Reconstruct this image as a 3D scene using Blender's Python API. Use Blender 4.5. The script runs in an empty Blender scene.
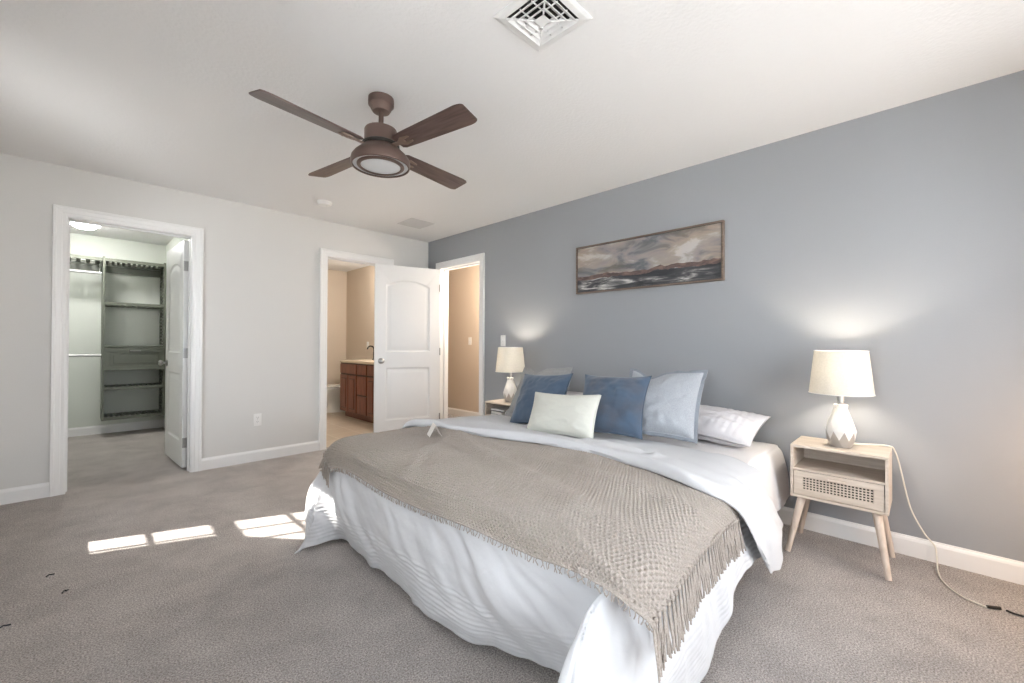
import bpy, bmesh, math, random
import numpy as np
from mathutils import Vector, Matrix, Euler
from mathutils.bvhtree import BVHTree
random.seed(7)
rng = np.random.default_rng(5)
PI = math.pi
S = bpy.context.scene
COL = S.collection
R = math.radians

# ------------------------------------------------------------------ camera
cam_data = bpy.data.cameras.new('camera')
cam = bpy.data.objects.new('camera', cam_data)
COL.objects.link(cam)
cam_data.sensor_width = 36.0
cam_data.lens = 421.43 * 36.0 / 1024.0
cam_data.clip_start = 0.02
cam.matrix_world = Matrix(((0.699292, -0.008182, -0.71479, -3.12518),
                           (-0.714825, -0.002283, -0.6993, -4.57563),
                           (0.00409, 0.999964, -0.007445, 1.12360),
                           (0, 0, 0, 1)))
S.camera = cam
# ------------------------------------------------------------------ colour management
S.view_settings.view_transform = 'Standard'
S.view_settings.look = 'None'
S.view_settings.exposure = 1.22
S.view_settings.gamma = 1.0
S.view_settings.use_curve_mapping = False
# ------------------------------------------------------------------ sky
SKY = 5.3
W = bpy.data.worlds.new('sky')
S.world = W
W.use_nodes = True
bg = W.node_tree.nodes['Background']
bg.inputs['Color'].default_value = (0.86, 0.93, 1.0, 1)
bg.inputs['Strength'].default_value = SKY
# ------------------------------------------------------------------ sun
SUN = 9.0
sd = bpy.data.lights.new('sun', 'SUN')
sd.energy = SUN
sd.angle = R(0.6)
sd.color = (1.0, 0.955, 0.89)
sun = bpy.data.objects.new('sun', sd)
COL.objects.link(sun)
sun.location = (-8, 2, 6)
sun.rotation_euler = Vector((1.0, -0.397, -1.07)).to_track_quat('-Z', 'Y').to_euler()


def portal(name, loc, rot, sx, sy):
    d = bpy.data.lights.new(name, 'AREA')
    d.shape = 'RECTANGLE'
    d.size = sx
    d.size_y = sy
    d.cycles.is_portal = True
    o = bpy.data.objects.new(name, d)
    COL.objects.link(o)
    o.location = loc
    o.rotation_euler = rot
    return o


# window rectangles: the left wall (x = XL) and the near wall (y = YN)
XL, YN, H = -3.75, -5.60, 2.44
WINS_LEFT = [(-1.86, -0.86, 0.69, 2.13), (-4.75, -3.75, 0.68, 2.02)]
WINS_NEAR = [(-3.15, -2.15, 0.62, 2.10), (-1.65, -0.55, 0.62, 2.10)]
for (a, b, z0, z1) in WINS_LEFT:
    portal('window_portal', (XL - 0.10, (a + b) / 2, (z0 + z1) / 2), (0, -PI / 2, 0), z1 - z0, b - a)
for (a, b, z0, z1) in WINS_NEAR:
    portal('window_portal', ((a + b) / 2, YN - 0.10, (z0 + z1) / 2), (PI / 2, 0, 0), b - a, z1 - z0)


def point_light(name, loc, power, color, radius=0.06):
    d = bpy.data.lights.new(name, 'POINT')
    d.energy = power
    d.color = color
    d.shadow_soft_size = radius
    o = bpy.data.objects.new(name, d)
    COL.objects.link(o)
    o.location = loc
    return o


WARM = (1.0, 0.895, 0.745)
point_light('bathroom_light', (-0.05, 1.15, 2.10), 22, (1.0, 0.92, 0.83), 0.10)
point_light('hall_light', (0.60, -0.6, 1.85), 30, (1.0, 0.90, 0.77), 0.10)
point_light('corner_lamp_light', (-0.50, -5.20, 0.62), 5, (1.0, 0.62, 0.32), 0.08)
LAMP_BULB = 125.0

# ================================================================== materials


def nt(m):
    return m.node_tree.nodes, m.node_tree.links


def mat(name, color, rough=0.5, metal=0.0, spec=0.5, bump=None, coat=0.0, sheen=0.0):
    """plain procedural material; bump = (scale, strength, distance)"""
    m = bpy.data.materials.new(name)
    m.use_nodes = True
    N, L = nt(m)
    b = N['Principled BSDF']
    b.inputs['Base Color'].default_value = (*color, 1)
    b.inputs['Roughness'].default_value = rough
    b.inputs['Metallic'].default_value = metal
    b.inputs['Specular IOR Level'].default_value = spec
    if coat:
        b.inputs['Coat Weight'].default_value = coat
    if sheen:
        b.inputs['Sheen Weight'].default_value = sheen
        b.inputs['Sheen Roughness'].default_value = 0.5
    if bump:
        tc = N.new('ShaderNodeTexCoord')
        n = N.new('ShaderNodeTexNoise')
        n.inputs['Scale'].default_value = bump[0]
        n.inputs['Detail'].default_value = 4
        bp = N.new('ShaderNodeBump')
        bp.inputs['Strength'].default_value = bump[1]
        bp.inputs['Distance'].default_value = bump[2]
        L.new(tc.outputs['Object'], n.inputs['Vector'])
        L.new(n.outputs['Fac'], bp.inputs['Height'])
        L.new(bp.outputs['Normal'], b.inputs['Normal'])
    return m


def ramp(N, stops):
    r = N.new('ShaderNodeValToRGB')
    e = r.color_ramp.elements
    while len(e) < len(stops):
        e.new(0.5)
    for el, (p, c) in zip(e, stops):
        el.position = p
        el.color = (*c, 1)
    return r


def noise_mix(m, scale, c0, c1, stretch=(1, 1, 1), detail=4, lo=0.35, hi=0.65):
    N, L = nt(m)
    tc = N.new('ShaderNodeTexCoord')
    mp = N.new('ShaderNodeMapping')
    mp.inputs['Scale'].default_value = stretch
    n = N.new('ShaderNodeTexNoise')
    n.inputs['Scale'].default_value = scale
    n.inputs['Detail'].default_value = detail
    r = ramp(N, [(lo, c0), (hi, c1)])
    L.new(tc.outputs['Object'], mp.inputs['Vector'])
    L.new(mp.outputs['Vector'], n.inputs['Vector'])
    L.new(n.outputs['Fac'], r.inputs['Fac'])
    L.new(r.outputs['Color'], N['Principled BSDF'].inputs['Base Color'])
    return m


def wood(name, c0, c1, rough=0.45, axis=0, scale=6, coat=0.0):
    m = mat(name, c0, rough, coat=coat)
    st = [14, 14, 14]
    st[axis] = 1.2
    noise_mix(m, scale, c0, c1, tuple(st), 6, 0.35, 0.68)
    return m


def emit(name, color, strength):
    m = bpy.data.materials.new(name)
    m.use_nodes = True
    N, L = nt(m)
    b = N['Principled BSDF']
    b.inputs['Base Color'].default_value = (0.8, 0.8, 0.8, 1)
    b.inputs['Emission Color'].default_value = (*color, 1)
    b.inputs['Emission Strength'].default_value = strength
    return m


M = {}
M['wall_white'] = mat('wall_white', (0.66, 0.645, 0.625), 0.75, bump=(90, 0.10, 0.004))
M['wall_blue'] = mat('wall_blue', (0.303, 0.312, 0.327), 0.6, bump=(90, 0.10, 0.004))
M['wall_beige'] = mat('wall_beige', (0.58, 0.49, 0.40), 0.75, bump=(90, 0.10, 0.004))
M['wall_closet'] = mat('wall_closet', (0.66, 0.685, 0.625), 0.75, bump=(90, 0.10, 0.004))
M['ceiling'] = mat('ceiling_white', (0.76, 0.752, 0.748), 0.9, bump=(55, 0.35, 0.006))
M['trim'] = mat('trim_white', (0.80, 0.79, 0.78), 0.35)
M['door'] = mat('door_white', (0.78, 0.77, 0.76), 0.38)
M['plastic'] = mat('white_plastic', (0.80, 0.79, 0.77), 0.35)
M['slot'] = mat('dark_slot', (0.03, 0.03, 0.03), 0.6)
M['nickel'] = mat('satin_nickel', (0.42, 0.41, 0.40), 0.32, 1.0)
M['chrome'] = mat('chrome', (0.8, 0.8, 0.8), 0.12, 1.0)
M['bronze'] = mat('fan_bronze', (0.15, 0.102, 0.085), 0.42, 0.55)
M['bronze_light'] = mat('light_bronze', (0.26, 0.19, 0.155), 0.4, 0.5)
M['black'] = mat('black_metal', (0.015, 0.014, 0.013), 0.4, 0.3)
M['fan_blade'] = wood('fan_blade_wood', (0.055, 0.030, 0.026), (0.125, 0.078, 0.066), 0.38, 0, 5, 0.2)
M['lens'] = mat('frosted_lens', (0.72, 0.74, 0.76), 0.45)
M['vent'] = mat('vent_white', (0.72, 0.715, 0.71), 0.45)
M['grille'] = mat('grille_grey', (0.60, 0.585, 0.58), 0.5)
M['rail'] = mat('brushed_rail', (0.55, 0.55, 0.54), 0.45, 0.6)
M['vent_dark'] = mat('duct_dark', (0.02, 0.02, 0.02), 0.8)
M['organizer'] = mat('organizer_green', (0.13, 0.138, 0.108), 0.42)
M['oak'] = wood('pale_oak', (0.54, 0.455, 0.375), (0.64, 0.555, 0.475), 0.5, 1, 5)
M['oak_leg'] = wood('pale_oak_leg', (0.54, 0.44, 0.36), (0.64, 0.54, 0.46), 0.5, 2, 5)
M['cane_hole_shade'] = mat('drawer_shade', (0.022, 0.014, 0.008), 0.8)  # near-black drawer box colour stands in for shade behind the cane holes
M['vanity'] = wood('cherry_wood', (0.15, 0.034, 0.017), (0.26, 0.070, 0.034), 0.35, 2, 5, 0.3)
M['vanity_shade'] = mat('cherry_shade', (0.05, 0.016, 0.009), 0.5)  # darkened cherry, standing in for shade in grooves and gaps
M['counter'] = mat('cultured_marble', (0.68, 0.58, 0.47), 0.2)
M['porcelain'] = mat('porcelain', (0.84, 0.83, 0.81), 0.12, coat=0.5)
M['ceramic'] = mat('white_ceramic', (0.70, 0.68, 0.65), 0.35)
M['ceramic_grey'] = mat('grey_ceramic', (0.40, 0.37, 0.34), 0.35, 0.3)
M['sheet'] = mat('white_sheet', (0.68, 0.655, 0.655), 0.85, bump=(45, 0.25, 0.006))
M['duvet'] = mat('white_cotton', (0.60, 0.60, 0.615), 0.88, bump=(38, 0.25, 0.006), sheen=0.1)
M['pillow_white'] = mat('white_pillowcase', (0.68, 0.65, 0.66), 0.85, bump=(40, 0.25, 0.006))
M['box_spring'] = mat('box_spring_cloth', (0.30, 0.28, 0.27), 0.9)
M['book_page'] = mat('book_pages', (0.80, 0.78, 0.74), 0.8)
M['book_dark'] = mat('book_cover_dark', (0.03, 0.03, 0.035), 0.4)
M['book_white'] = mat('book_cover_white', (0.78, 0.77, 0.75), 0.4)
M['paper'] = mat('card_paper', (0.84, 0.79, 0.74), 0.7)
M['frame_wood'] = wood('frame_brown', (0.13, 0.09, 0.07), (0.21, 0.155, 0.12), 0.5, 1, 6)
M['frame_edge'] = mat('frame_black', (0.05, 0.042, 0.038), 0.5)
M['cord_clear'] = mat('clear_cord', (0.72, 0.68, 0.60), 0.25)
M['ground'] = mat('outdoor_ground', (0.72, 0.715, 0.70), 0.9)


def velvet(name, c0, c1):
    m = mat(name, c0, 0.85, sheen=0.35)
    noise_mix(m, 9, c0, c1, (1, 1, 1), 3, 0.3, 0.7)
    return m


M['pillow_blue'] = velvet('blue_velvet', (0.042, 0.072, 0.118), (0.066, 0.100, 0.150))
M['pillow_blue_sheen'] = velvet('blue_velvet_sheen', (0.070, 0.082, 0.108), (0.052, 0.092, 0.150))  # greyer tone blended into the blue stands in for velvet sheen


def linen(name, c0, c1):
    m = mat(name, c0, 0.9)
    N, L = nt(m)
    noise_mix(m, 260, c0, c1, (1, 1, 1), 2, 0.3, 0.7)
    return m


M['pillow_grey'] = linen('grey_linen', (0.31, 0.33, 0.36), (0.44, 0.46, 0.49))
M['pillow_grey_edge'] = linen('grey_linen_edge', (0.20, 0.22, 0.25), (0.28, 0.30, 0.33))
M['pillow_taupe'] = linen('taupe_linen', (0.26, 0.26, 0.255), (0.36, 0.36, 0.35))
M['pillow_cream'] = linen('cream_cloth', (0.62, 0.62, 0.56), (0.68, 0.675, 0.61))
M['throw'] = linen('taupe_weave', (0.295, 0.256, 0.225), (0.41, 0.362, 0.322))


def carpet():
    m = mat('carpet', (0.3, 0.27, 0.25), 0.95, sheen=0.15)
    N, L = nt(m)
    b = N['Principled BSDF']
    tc = N.new('ShaderNodeTexCoord')
    n1 = N.new('ShaderNodeTexNoise')
    n1.inputs['Scale'].default_value = 165
    n1.inputs['Detail'].default_value = 5
    n1.inputs['Roughness'].default_value = 0.7
    n2 = N.new('ShaderNodeTexNoise')
    n2.inputs['Scale'].default_value = 4.5
    n2.inputs['Detail'].default_value = 6
    n2.inputs['Roughness'].default_value = 0.65
    r1 = ramp(N, [(0.36, (0.21, 0.180, 0.162)), (0.50, (0.475, 0.430, 0.402)), (0.64, (0.80, 0.735, 0.695))])
    r2 = ramp(N, [(0.35, (0.76, 0.75, 0.75)), (0.65, (1.0, 1.0, 1.0))])
    mx = N.new('ShaderNodeMixRGB')
    mx.blend_type = 'MULTIPLY'
    mx.inputs['Fac'].default_value = 1
    bp = N.new('ShaderNodeBump')
    bp.inputs['Strength'].default_value = 0.9
    bp.inputs['Distance'].default_value = 0.012
    for n in (n1, n2):
        L.new(tc.outputs['Object'], n.inputs['Vector'])
    L.new(n1.outputs['Fac'], r1.inputs['Fac'])
    L.new(n2.outputs['Fac'], r2.inputs['Fac'])
    L.new(r1.outputs['Color'], mx.inputs['Color1'])
    L.new(r2.outputs['Color'], mx.inputs['Color2'])
    L.new(mx.outputs['Color'], b.inputs['Base Color'])
    L.new(n1.outputs['Fac'], bp.inputs['Height'])
    L.new(bp.outputs['Normal'], b.inputs['Normal'])
    return m


M['carpet'] = carpet()


def tiles():
    m = mat('floor_tile', (0.5, 0.4, 0.3), 0.3)
    N, L = nt(m)
    tc = N.new('ShaderNodeTexCoord')
    br = N.new('ShaderNodeTexBrick')
    br.offset = 0.0
    br.inputs['Scale'].default_value = 1.0
    br.inputs['Brick Width'].default_value = 0.33
    br.inputs['Row Height'].default_value = 0.33
    br.inputs['Mortar Size'].default_value = 0.006
    br.inputs['Color1'].default_value = (0.50, 0.41, 0.32, 1)
    br.inputs['Color2'].default_value = (0.56, 0.47, 0.375, 1)
    br.inputs['Mortar'].default_value = (0.66, 0.58, 0.49, 1)
    L.new(tc.outputs['Object'], br.inputs['Vector'])
    L.new(br.outputs['Color'], N['Principled BSDF'].inputs['Base Color'])
    return m


M['tile'] = tiles()


def translucent(name, color, trans, transparent=0.0, weave=None):
    m = bpy.data.materials.new(name)
    m.use_nodes = True
    N, L = nt(m)
    N.remove(N['Principled BSDF'])
    out = N['Material Output']
    d = N.new('ShaderNodeBsdfDiffuse')
    t = N.new('ShaderNodeBsdfTranslucent')
    d.inputs['Color'].default_value = (*color, 1)
    t.inputs['Color'].default_value = (*color, 1)
    if weave:
        tc = N.new('ShaderNodeTexCoord')
        n = N.new('ShaderNodeTexNoise')
        n.inputs['Scale'].default_value = weave
        n.inputs['Detail'].default_value = 3
        r = ramp(N, [(0.3, tuple(c * 0.90 for c in color)), (0.7, color)])
        L.new(tc.outputs['Object'], n.inputs['Vector'])
        L.new(n.outputs['Fac'], r.inputs['Fac'])
        L.new(r.outputs['Color'], d.inputs['Color'])
        L.new(r.outputs['Color'], t.inputs['Color'])
    mx = N.new('ShaderNodeMixShader')
    mx.inputs['Fac'].default_value = trans
    L.new(d.outputs[0], mx.inputs[1])
    L.new(t.outputs[0], mx.inputs[2])
    last = mx
    if transparent:
        tr = N.new('ShaderNodeBsdfTransparent')
        m2 = N.new('ShaderNodeMixShader')
        m2.inputs['Fac'].default_value = transparent
        L.new(mx.outputs[0], m2.inputs[1])
        L.new(tr.outputs[0], m2.inputs[2])
        last = m2
    L.new(last.outputs[0], out.inputs['Surface'])
    return m


M['shade'] = translucent('lamp_shade_linen', (0.74, 0.71, 0.65), 0.28, weave=120)
M['sheer'] = translucent('sun_shaping_curtain', (0.42, 0.42, 0.41), 0.22, 0.0)


def glass():
    m = bpy.data.materials.new('window_glass')
    m.use_nodes = True
    N, L = nt(m)
    N.remove(N['Principled BSDF'])
    tr = N.new('ShaderNodeBsdfTransparent')
    g = N.new('ShaderNodeBsdfGlossy')
    g.inputs['Roughness'].default_value = 0.02
    fr = N.new('ShaderNodeFresnel')
    fr.inputs['IOR'].default_value = 1.2
    mx = N.new('ShaderNodeMixShader')
    L.new(fr.outputs[0], mx.inputs['Fac'])
    L.new(tr.outputs[0], mx.inputs[1])
    L.new(g.outputs[0], mx.inputs[2])
    L.new(mx.outputs[0], N['Material Output'].inputs['Surface'])
    return m


M['glass'] = glass()
M['bulb'] = emit('lamp_bulb', WARM, LAMP_BULB)
M['closet_light'] = emit('closet_light_dome', (1.0, 0.985, 0.97), 64.0)


def painting():
    m = mat('painted_seascape', (0.4, 0.36, 0.34), 0.55)
    N, L = nt(m)
    tc = N.new('ShaderNodeTexCoord')
    sep = N.new('ShaderNodeSeparateXYZ')
    L.new(tc.outputs['Object'], sep.inputs[0])

    def noise(scale, stretch, detail=4, rough=0.55, off=0.0):
        mp = N.new('ShaderNodeMapping')
        mp.inputs['Scale'].default_value = stretch
        mp.inputs['Location'].default_value = (off, off * 1.7, off * 0.6)
        n = N.new('ShaderNodeTexNoise')
        n.inputs['Scale'].default_value = scale
        n.inputs['Detail'].default_value = detail
        n.inputs['Roughness'].default_value = rough
        n.inputs['Distortion'].default_value = 0.6
        L.new(tc.outputs['Object'], mp.inputs['Vector'])
        L.new(mp.outputs['Vector'], n.inputs['Vector'])
        return n

    def math_(op, a, b):
        x = N.new('ShaderNodeMath')
        x.operation = op
        for i, v in enumerate((a, b)):
            if isinstance(v, (int, float)):
                x.inputs[i].default_value = v
            else:
                L.new(v, x.inputs[i])
        return x.outputs[0]

    def mix(fac, a, b):
        x = N.new('ShaderNodeMixRGB')
        L.new(fac, x.inputs['Fac'])
        for nm, v in (('Color1', a), ('Color2', b)):
            if isinstance(v, tuple):
                x.inputs[nm].default_value = (*v, 1)
            else:
                L.new(v, x.inputs[nm])
        return x.outputs[0]

    sky = noise(3.4, (1, 1.0, 2.6), 5, 0.55, 3.1)
    r = ramp(N, [(0.36, (0.045, 0.045, 0.052)), (0.43, (0.11, 0.105, 0.11)), (0.47, (0.19, 0.175, 0.175)),
                 (0.51, (0.26, 0.21, 0.195)), (0.57, (0.30, 0.255, 0.215)), (0.66, (0.50, 0.455, 0.435))])
    L.new(sky.outputs['Fac'], r.inputs['Fac'])
    tint = noise(2.2, (1, 1, 2), 3, 0.5, 7.7)
    tr = ramp(N, [(0.4, (0.27, 0.29, 0.32)), (0.6, (0.40, 0.32, 0.22))])
    L.new(tint.outputs['Fac'], tr.inputs['Fac'])
    mm = N.new('ShaderNodeMixRGB')
    mm.inputs['Fac'].default_value = 0.25
    L.new(r.outputs['Color'], mm.inputs['Color1'])
    L.new(tr.outputs['Color'], mm.inputs['Color2'])
    sea = noise(5.0, (1, 0.8, 4.5), 6, 0.6, 1.3)
    sr = ramp(N, [(0.40, (0.022, 0.023, 0.028)), (0.53, (0.055, 0.055, 0.06)), (0.60, (0.20, 0.195, 0.19)), (0.68, (0.60, 0.58, 0.55))])
    L.new(sea.outputs['Fac'], sr.inputs['Fac'])
    land = noise(9.0, (1, 1, 3), 4, 0.6, 4.4)
    lr = ramp(N, [(0.4, (0.075, 0.05, 0.045)), (0.65, (0.19, 0.12, 0.10))])
    L.new(land.outputs['Fac'], lr.inputs['Fac'])
    wob = noise(4.0, (1, 1, 1), 3, 0.6, 9.0)
    zz = math_('ADD', sep.outputs['Z'], math_('MULTIPLY', math_('SUBTRACT', wob.outputs['Fac'], 0.5), 0.09))
    f_land = math_('LESS_THAN', zz, -0.055)
    f_sea = math_('LESS_THAN', zz, -0.085)
    c = mix(f_land, mm.outputs['Color'], lr.outputs['Color'])
    c = mix(f_sea, c, sr.outputs['Color'])
    L.new(c, N['Principled BSDF'].inputs['Base Color'])
    bp = N.new('ShaderNodeBump')
    bp.inputs['Strength'].default_value = 0.3
    bp.inputs['Distance'].default_value = 0.004
    L.new(sky.outputs['Fac'], bp.inputs['Height'])
    L.new(bp.outputs['Normal'], N['Principled BSDF'].inputs['Normal'])
    return m


M['painting'] = painting()

# ================================================================== mesh helpers


class MB:
    """collects shapes into one bmesh"""

    def __init__(self):
        self.bm = bmesh.new()

    def _add(self, tmp, mtx, mi):
        if mtx is not None:
            bmesh.ops.transform(tmp, matrix=mtx, verts=tmp.verts)
        me = bpy.data.meshes.new('tmp')
        for f in tmp.faces:
            f.material_index = mi
        tmp.to_mesh(me)
        tmp.free()
        self.bm.from_mesh(me)
        bpy.data.meshes.remove(me)

    def box(self, lo, hi, bevel=0.0, mi=0, mtx=None, seg=2):
        t = bmesh.new()
        bmesh.ops.create_cube(t, size=1)
        lo = Vector(lo)
        hi = Vector(hi)
        for v in t.verts:
            v.co = Vector((lo[i] + (v.co[i] + 0.5) * (hi[i] - lo[i]) for i in range(3)))
        if bevel:
            bmesh.ops.bevel(t, geom=list(t.edges), offset=bevel, segments=seg, affect='EDGES', profile=0.6)
        self._add(t, mtx, mi)
        return self

    def lathe(self, prof, n=32, mi=0, mtx=None, cap=True):
        """prof: list of (r, z) from bottom to top"""
        t = bmesh.new()
        rings = []
        for r, z in prof:
            if r < 1e-6:
                rings.append([t.verts.new((0, 0, z))])
            else:
                rings.append([t.verts.new((r * math.cos(2 * PI * k / n), r * math.sin(2 * PI * k / n), z)) for k in range(n)])
        for a, b in zip(rings, rings[1:]):
            for k in range(n):
                k2 = (k + 1) % n
                if len(a) == 1 and len(b) == 1:
                    continue
                if len(a) == 1:
                    t.faces.new((a[0], b[k2], b[k]))
                elif len(b) == 1:
                    t.faces.new((a[k], a[k2], b[0]))
                else:
                    t.faces.new((a[k], a[k2], b[k2], b[k]))
        if cap:
            if len(rings[0]) > 1:
                t.faces.new(list(reversed(rings[0])))
            if len(rings[-1]) > 1:
                t.faces.new(rings[-1])
        self._add(t, mtx, mi)
        return self

    def cone(self, p0, p1, r0, r1, n=20, mi=0):
        p0 = Vector(p0)
        p1 = Vector(p1)
        d = p1 - p0
        q = d.to_track_quat('Z', 'Y').to_matrix().to_4x4()
        return self.lathe([(r0, 0), (r1, d.length)], n, mi, Matrix.Translation(p0) @ q)

    def tube(self, pts, r, n=8, mi=0, r_end=None):
        t = bmesh.new()
        pts = [Vector(p) for p in pts]
        rings = []
        ref = Vector((0, 0, 1))
        for i, p in enumerate(pts):
            d = (pts[min(i + 1, len(pts) - 1)] - pts[max(i - 1, 0)]).normalized()
            if abs(d.dot(ref)) > 0.95:
                ref = Vector((1, 0, 0)) if abs(d.x) < 0.8 else Vector((0, 1, 0))
            a = d.cross(ref).normalized()
            b = a.cross(d).normalized()
            ref = b
            rr = r if r_end is None else r + (r_end - r) * i / (len(pts) - 1)
            rings.append([t.verts.new(p + (a * math.cos(2 * PI * k / n) + b * math.sin(2 * PI * k / n)) * rr) for k in range(n)])
        for x, y in zip(rings, rings[1:]):
            for k in range(n):
                t.faces.new((x[k], x[(k + 1) % n], y[(k + 1) % n], y[k]))
        t.faces.new(rings[0])
        t.faces.new(rings[-1])
        bmesh.ops.recalc_face_normals(t, faces=t.faces)
        self._add(t, None, mi)
        return self

    def prism(self, poly, h, bevel=0.0, mi=0, mtx=None):
        """poly in xy extruded to z=h"""
        t = bmesh.new()
        vs = [t.verts.new((x, y, 0)) for x, y in poly]
        f = t.faces.new(vs)
        e = bmesh.ops.extrude_face_region(t, geom=[f])
        for v in e['geom']:
            if isinstance(v, bmesh.types.BMVert):
                v.co.z += h
        bmesh.ops.recalc_face_normals(t, faces=t.faces)
        if bevel:
            ed = [x for x in t.edges if abs(x.verts[0].co.z - x.verts[1].co.z) < 1e-6]
            bmesh.ops.bevel(t, geom=ed, offset=bevel, segments=2, affect='EDGES')
        self._add(t, mtx, mi)
        return self

    def faces(self, verts, faces, mi=0, mtx=None):
        t = bmesh.new()
        vs = [t.verts.new(v) for v in verts]
        for f in faces:
            t.faces.new([vs[i] for i in f])
        bmesh.ops.recalc_face_normals(t, faces=t.faces)
        self._add(t, mtx, mi)
        return self

    def build(self, name, mats, parent=None, smooth=False, angle=35, loc=None):
        me = bpy.data.meshes.new(name)
        self.bm.to_mesh(me)
        self.bm.free()
        if not isinstance(mats, (list, tuple)):
            mats = [mats]
        for m in mats:
            me.materials.append(m)
        o = bpy.data.objects.new(name, me)
        COL.objects.link(o)
        if smooth:
            for p in me.polygons:
                p.use_smooth = True
            me.set_sharp_from_angle(angle=R(angle))
        if parent:
            o.parent = parent
        if loc:
            o.location = loc
        return o


def empty(name, label, cat, loc=(0, 0, 0), rz=0.0, group=None):
    o = bpy.data.objects.new(name, None)
    o.empty_display_size = 0.1
    COL.objects.link(o)
    o.location = loc
    o.rotation_euler = (0, 0, rz)
    o['label'] = label
    o['category'] = cat
    if group:
        o['group'] = group
    return o


def tag(o, label, cat, group=None):
    o['label'] = label
    o['category'] = cat
    if group:
        o['group'] = group
    return o


def struct(o, label=None):
    o['kind'] = 'structure'
    if label:
        o['label'] = label
    return o


def copy_tree(o, parent=None):
    c = o.copy()
    COL.objects.link(c)
    if parent:
        c.parent = parent
    for ch in [x for x in bpy.data.objects if x.parent == o]:
        copy_tree(ch, c)
    return c


def mesh_np(name, V, F, mats, parent=None, uv=None, smooth=True, mi=None):
    me = bpy.data.meshes.new(name)
    V = np.asarray(V, np.float32)
    F = np.asarray(F, np.int32)
    k = F.shape[1]
    me.vertices.add(len(V))
    me.vertices.foreach_set('co', V.ravel())
    me.loops.add(F.size)
    me.loops.foreach_set('vertex_index', F.ravel())
    me.polygons.add(len(F))
    me.polygons.foreach_set('loop_start', np.arange(0, F.size, k, dtype=np.int32))
    me.polygons.foreach_set('use_smooth', np.full(len(F), smooth))
    if mi is not None:
        me.polygons.foreach_set('material_index', np.asarray(mi, np.int32))
    me.update(calc_edges=True)
    me.validate()
    for m in (mats if isinstance(mats, (list, tuple)) else [mats]):
        me.materials.append(m)
    o = bpy.data.objects.new(name, me)
    COL.objects.link(o)
    if parent:
        o.parent = parent
    return o


# ---- numpy noise + spline sheets
_tab = rng.random((64, 64))


def vnoise(x, y, seed=0):
    x = x + seed * 17.31
    y = y + seed * 9.77
    xi = np.floor(x).astype(int)
    yi = np.floor(y).astype(int)
    fx = x - xi
    fy = y - yi
    fx = fx * fx * fx * (fx * (fx * 6 - 15) + 10)
    fy = fy * fy * fy * (fy * (fy * 6 - 15) + 10)
    g = lambda a, b: _tab[a % 64, b % 64]
    return ((g(xi, yi) * (1 - fx) + g(xi + 1, yi) * fx) * (1 - fy) + (g(xi, yi + 1) * (1 - fx) + g(xi + 1, yi + 1) * fx) * fy) * 2 - 1


def fbm(x, y, seed=0, oct=3):
    s = 0
    a = 1.0
    for k in range(oct):
        s = s + a * vnoise(x * 2 ** k, y * 2 ** k, seed + k)
        a *= 0.5
    return s


def cr_matrix(n_ctrl, n_out):
    """Catmull-Rom weights (n_out x n_ctrl)"""
    Wm = np.zeros((n_out, n_ctrl))
    u = np.linspace(0, n_ctrl - 1, n_out)
    for r, x in enumerate(u):
        i = min(int(x), n_ctrl - 2)
        t = x - i
        w = [-.5 * t + t * t - .5 * t ** 3, 1 - 2.5 * t * t + 1.5 * t ** 3, .5 * t + 2 * t * t - 1.5 * t ** 3, -.5 * t * t + .5 * t ** 3]
        for k, wk in zip((i - 1, i, i + 1, i + 2), w):
            if k < 0:
                Wm[r, 0] += 2 * wk
                Wm[r, 1] -= wk
            elif k >= n_ctrl:
                Wm[r, n_ctrl - 1] += 2 * wk
                Wm[r, n_ctrl - 2] -= wk
            else:
                Wm[r, k] += wk
    return Wm


def normals(P):
    ds = np.gradient(P, axis=1)
    dt = np.gradient(P, axis=0)
    n = np.cross(dt, ds)
    return n / (np.linalg.norm(n, axis=2, keepdims=True) + 1e-12)


def spline_sheet(ctrl, nt_, ns_):
    C = np.array(ctrl, float)
    A = cr_matrix(C.shape[0], nt_)
    B = cr_matrix(C.shape[1], ns_)
    P = np.einsum('ti,ijk,sj->tsk', A, C, B)
    u = np.concatenate([np.zeros((nt_, 1)), np.cumsum(np.linalg.norm(np.diff(P, axis=1), axis=2), axis=1)], axis=1)
    v = np.concatenate([np.zeros((1, ns_)), np.cumsum(np.linalg.norm(np.diff(P, axis=0), axis=2), axis=0)], axis=0)
    return P, u, v


def grid_faces(nt_, ns_):
    i = np.arange(nt_ * ns_).reshape(nt_, ns_)
    return np.stack([i[:-1, :-1], i[1:, :-1], i[1:, 1:], i[:-1, 1:]], axis=-1).reshape(-1, 4)


def bvh_of(P):
    nt_, ns_ = P.shape[:2]
    return BVHTree.FromPolygons(P.reshape(-1, 3).tolist(), grid_faces(nt_, ns_).tolist())


def push_out(P, bvh, margin, rad=0.12):
    Q = P.reshape(-1, 3)
    for k in range(len(Q)):
        loc, nor, idx, dist = bvh.find_nearest(Q[k], rad)
        if loc is None:
            continue
        d = (Vector(Q[k]) - loc).dot(nor)
        if d < margin:
            Q[k] += np.array(nor) * (margin - d)
    return Q.reshape(P.shape)


def smooth_grid(P, it=2):
    for _ in range(it):
        Q = P.copy()
        Q[1:-1] = (P[:-2] + 2 * P[1:-1] + P[2:]) / 4
        P = Q.copy()
        Q[:, 1:-1] = (P[:, :-2] + 2 * P[:, 1:-1] + P[:, 2:]) / 4
        P = Q
    return P


def solidify(o, th, offset=-1):
    m = o.modifiers.new('thickness', 'SOLIDIFY')
    m.thickness = th
    m.offset = offset
    return o


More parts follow.
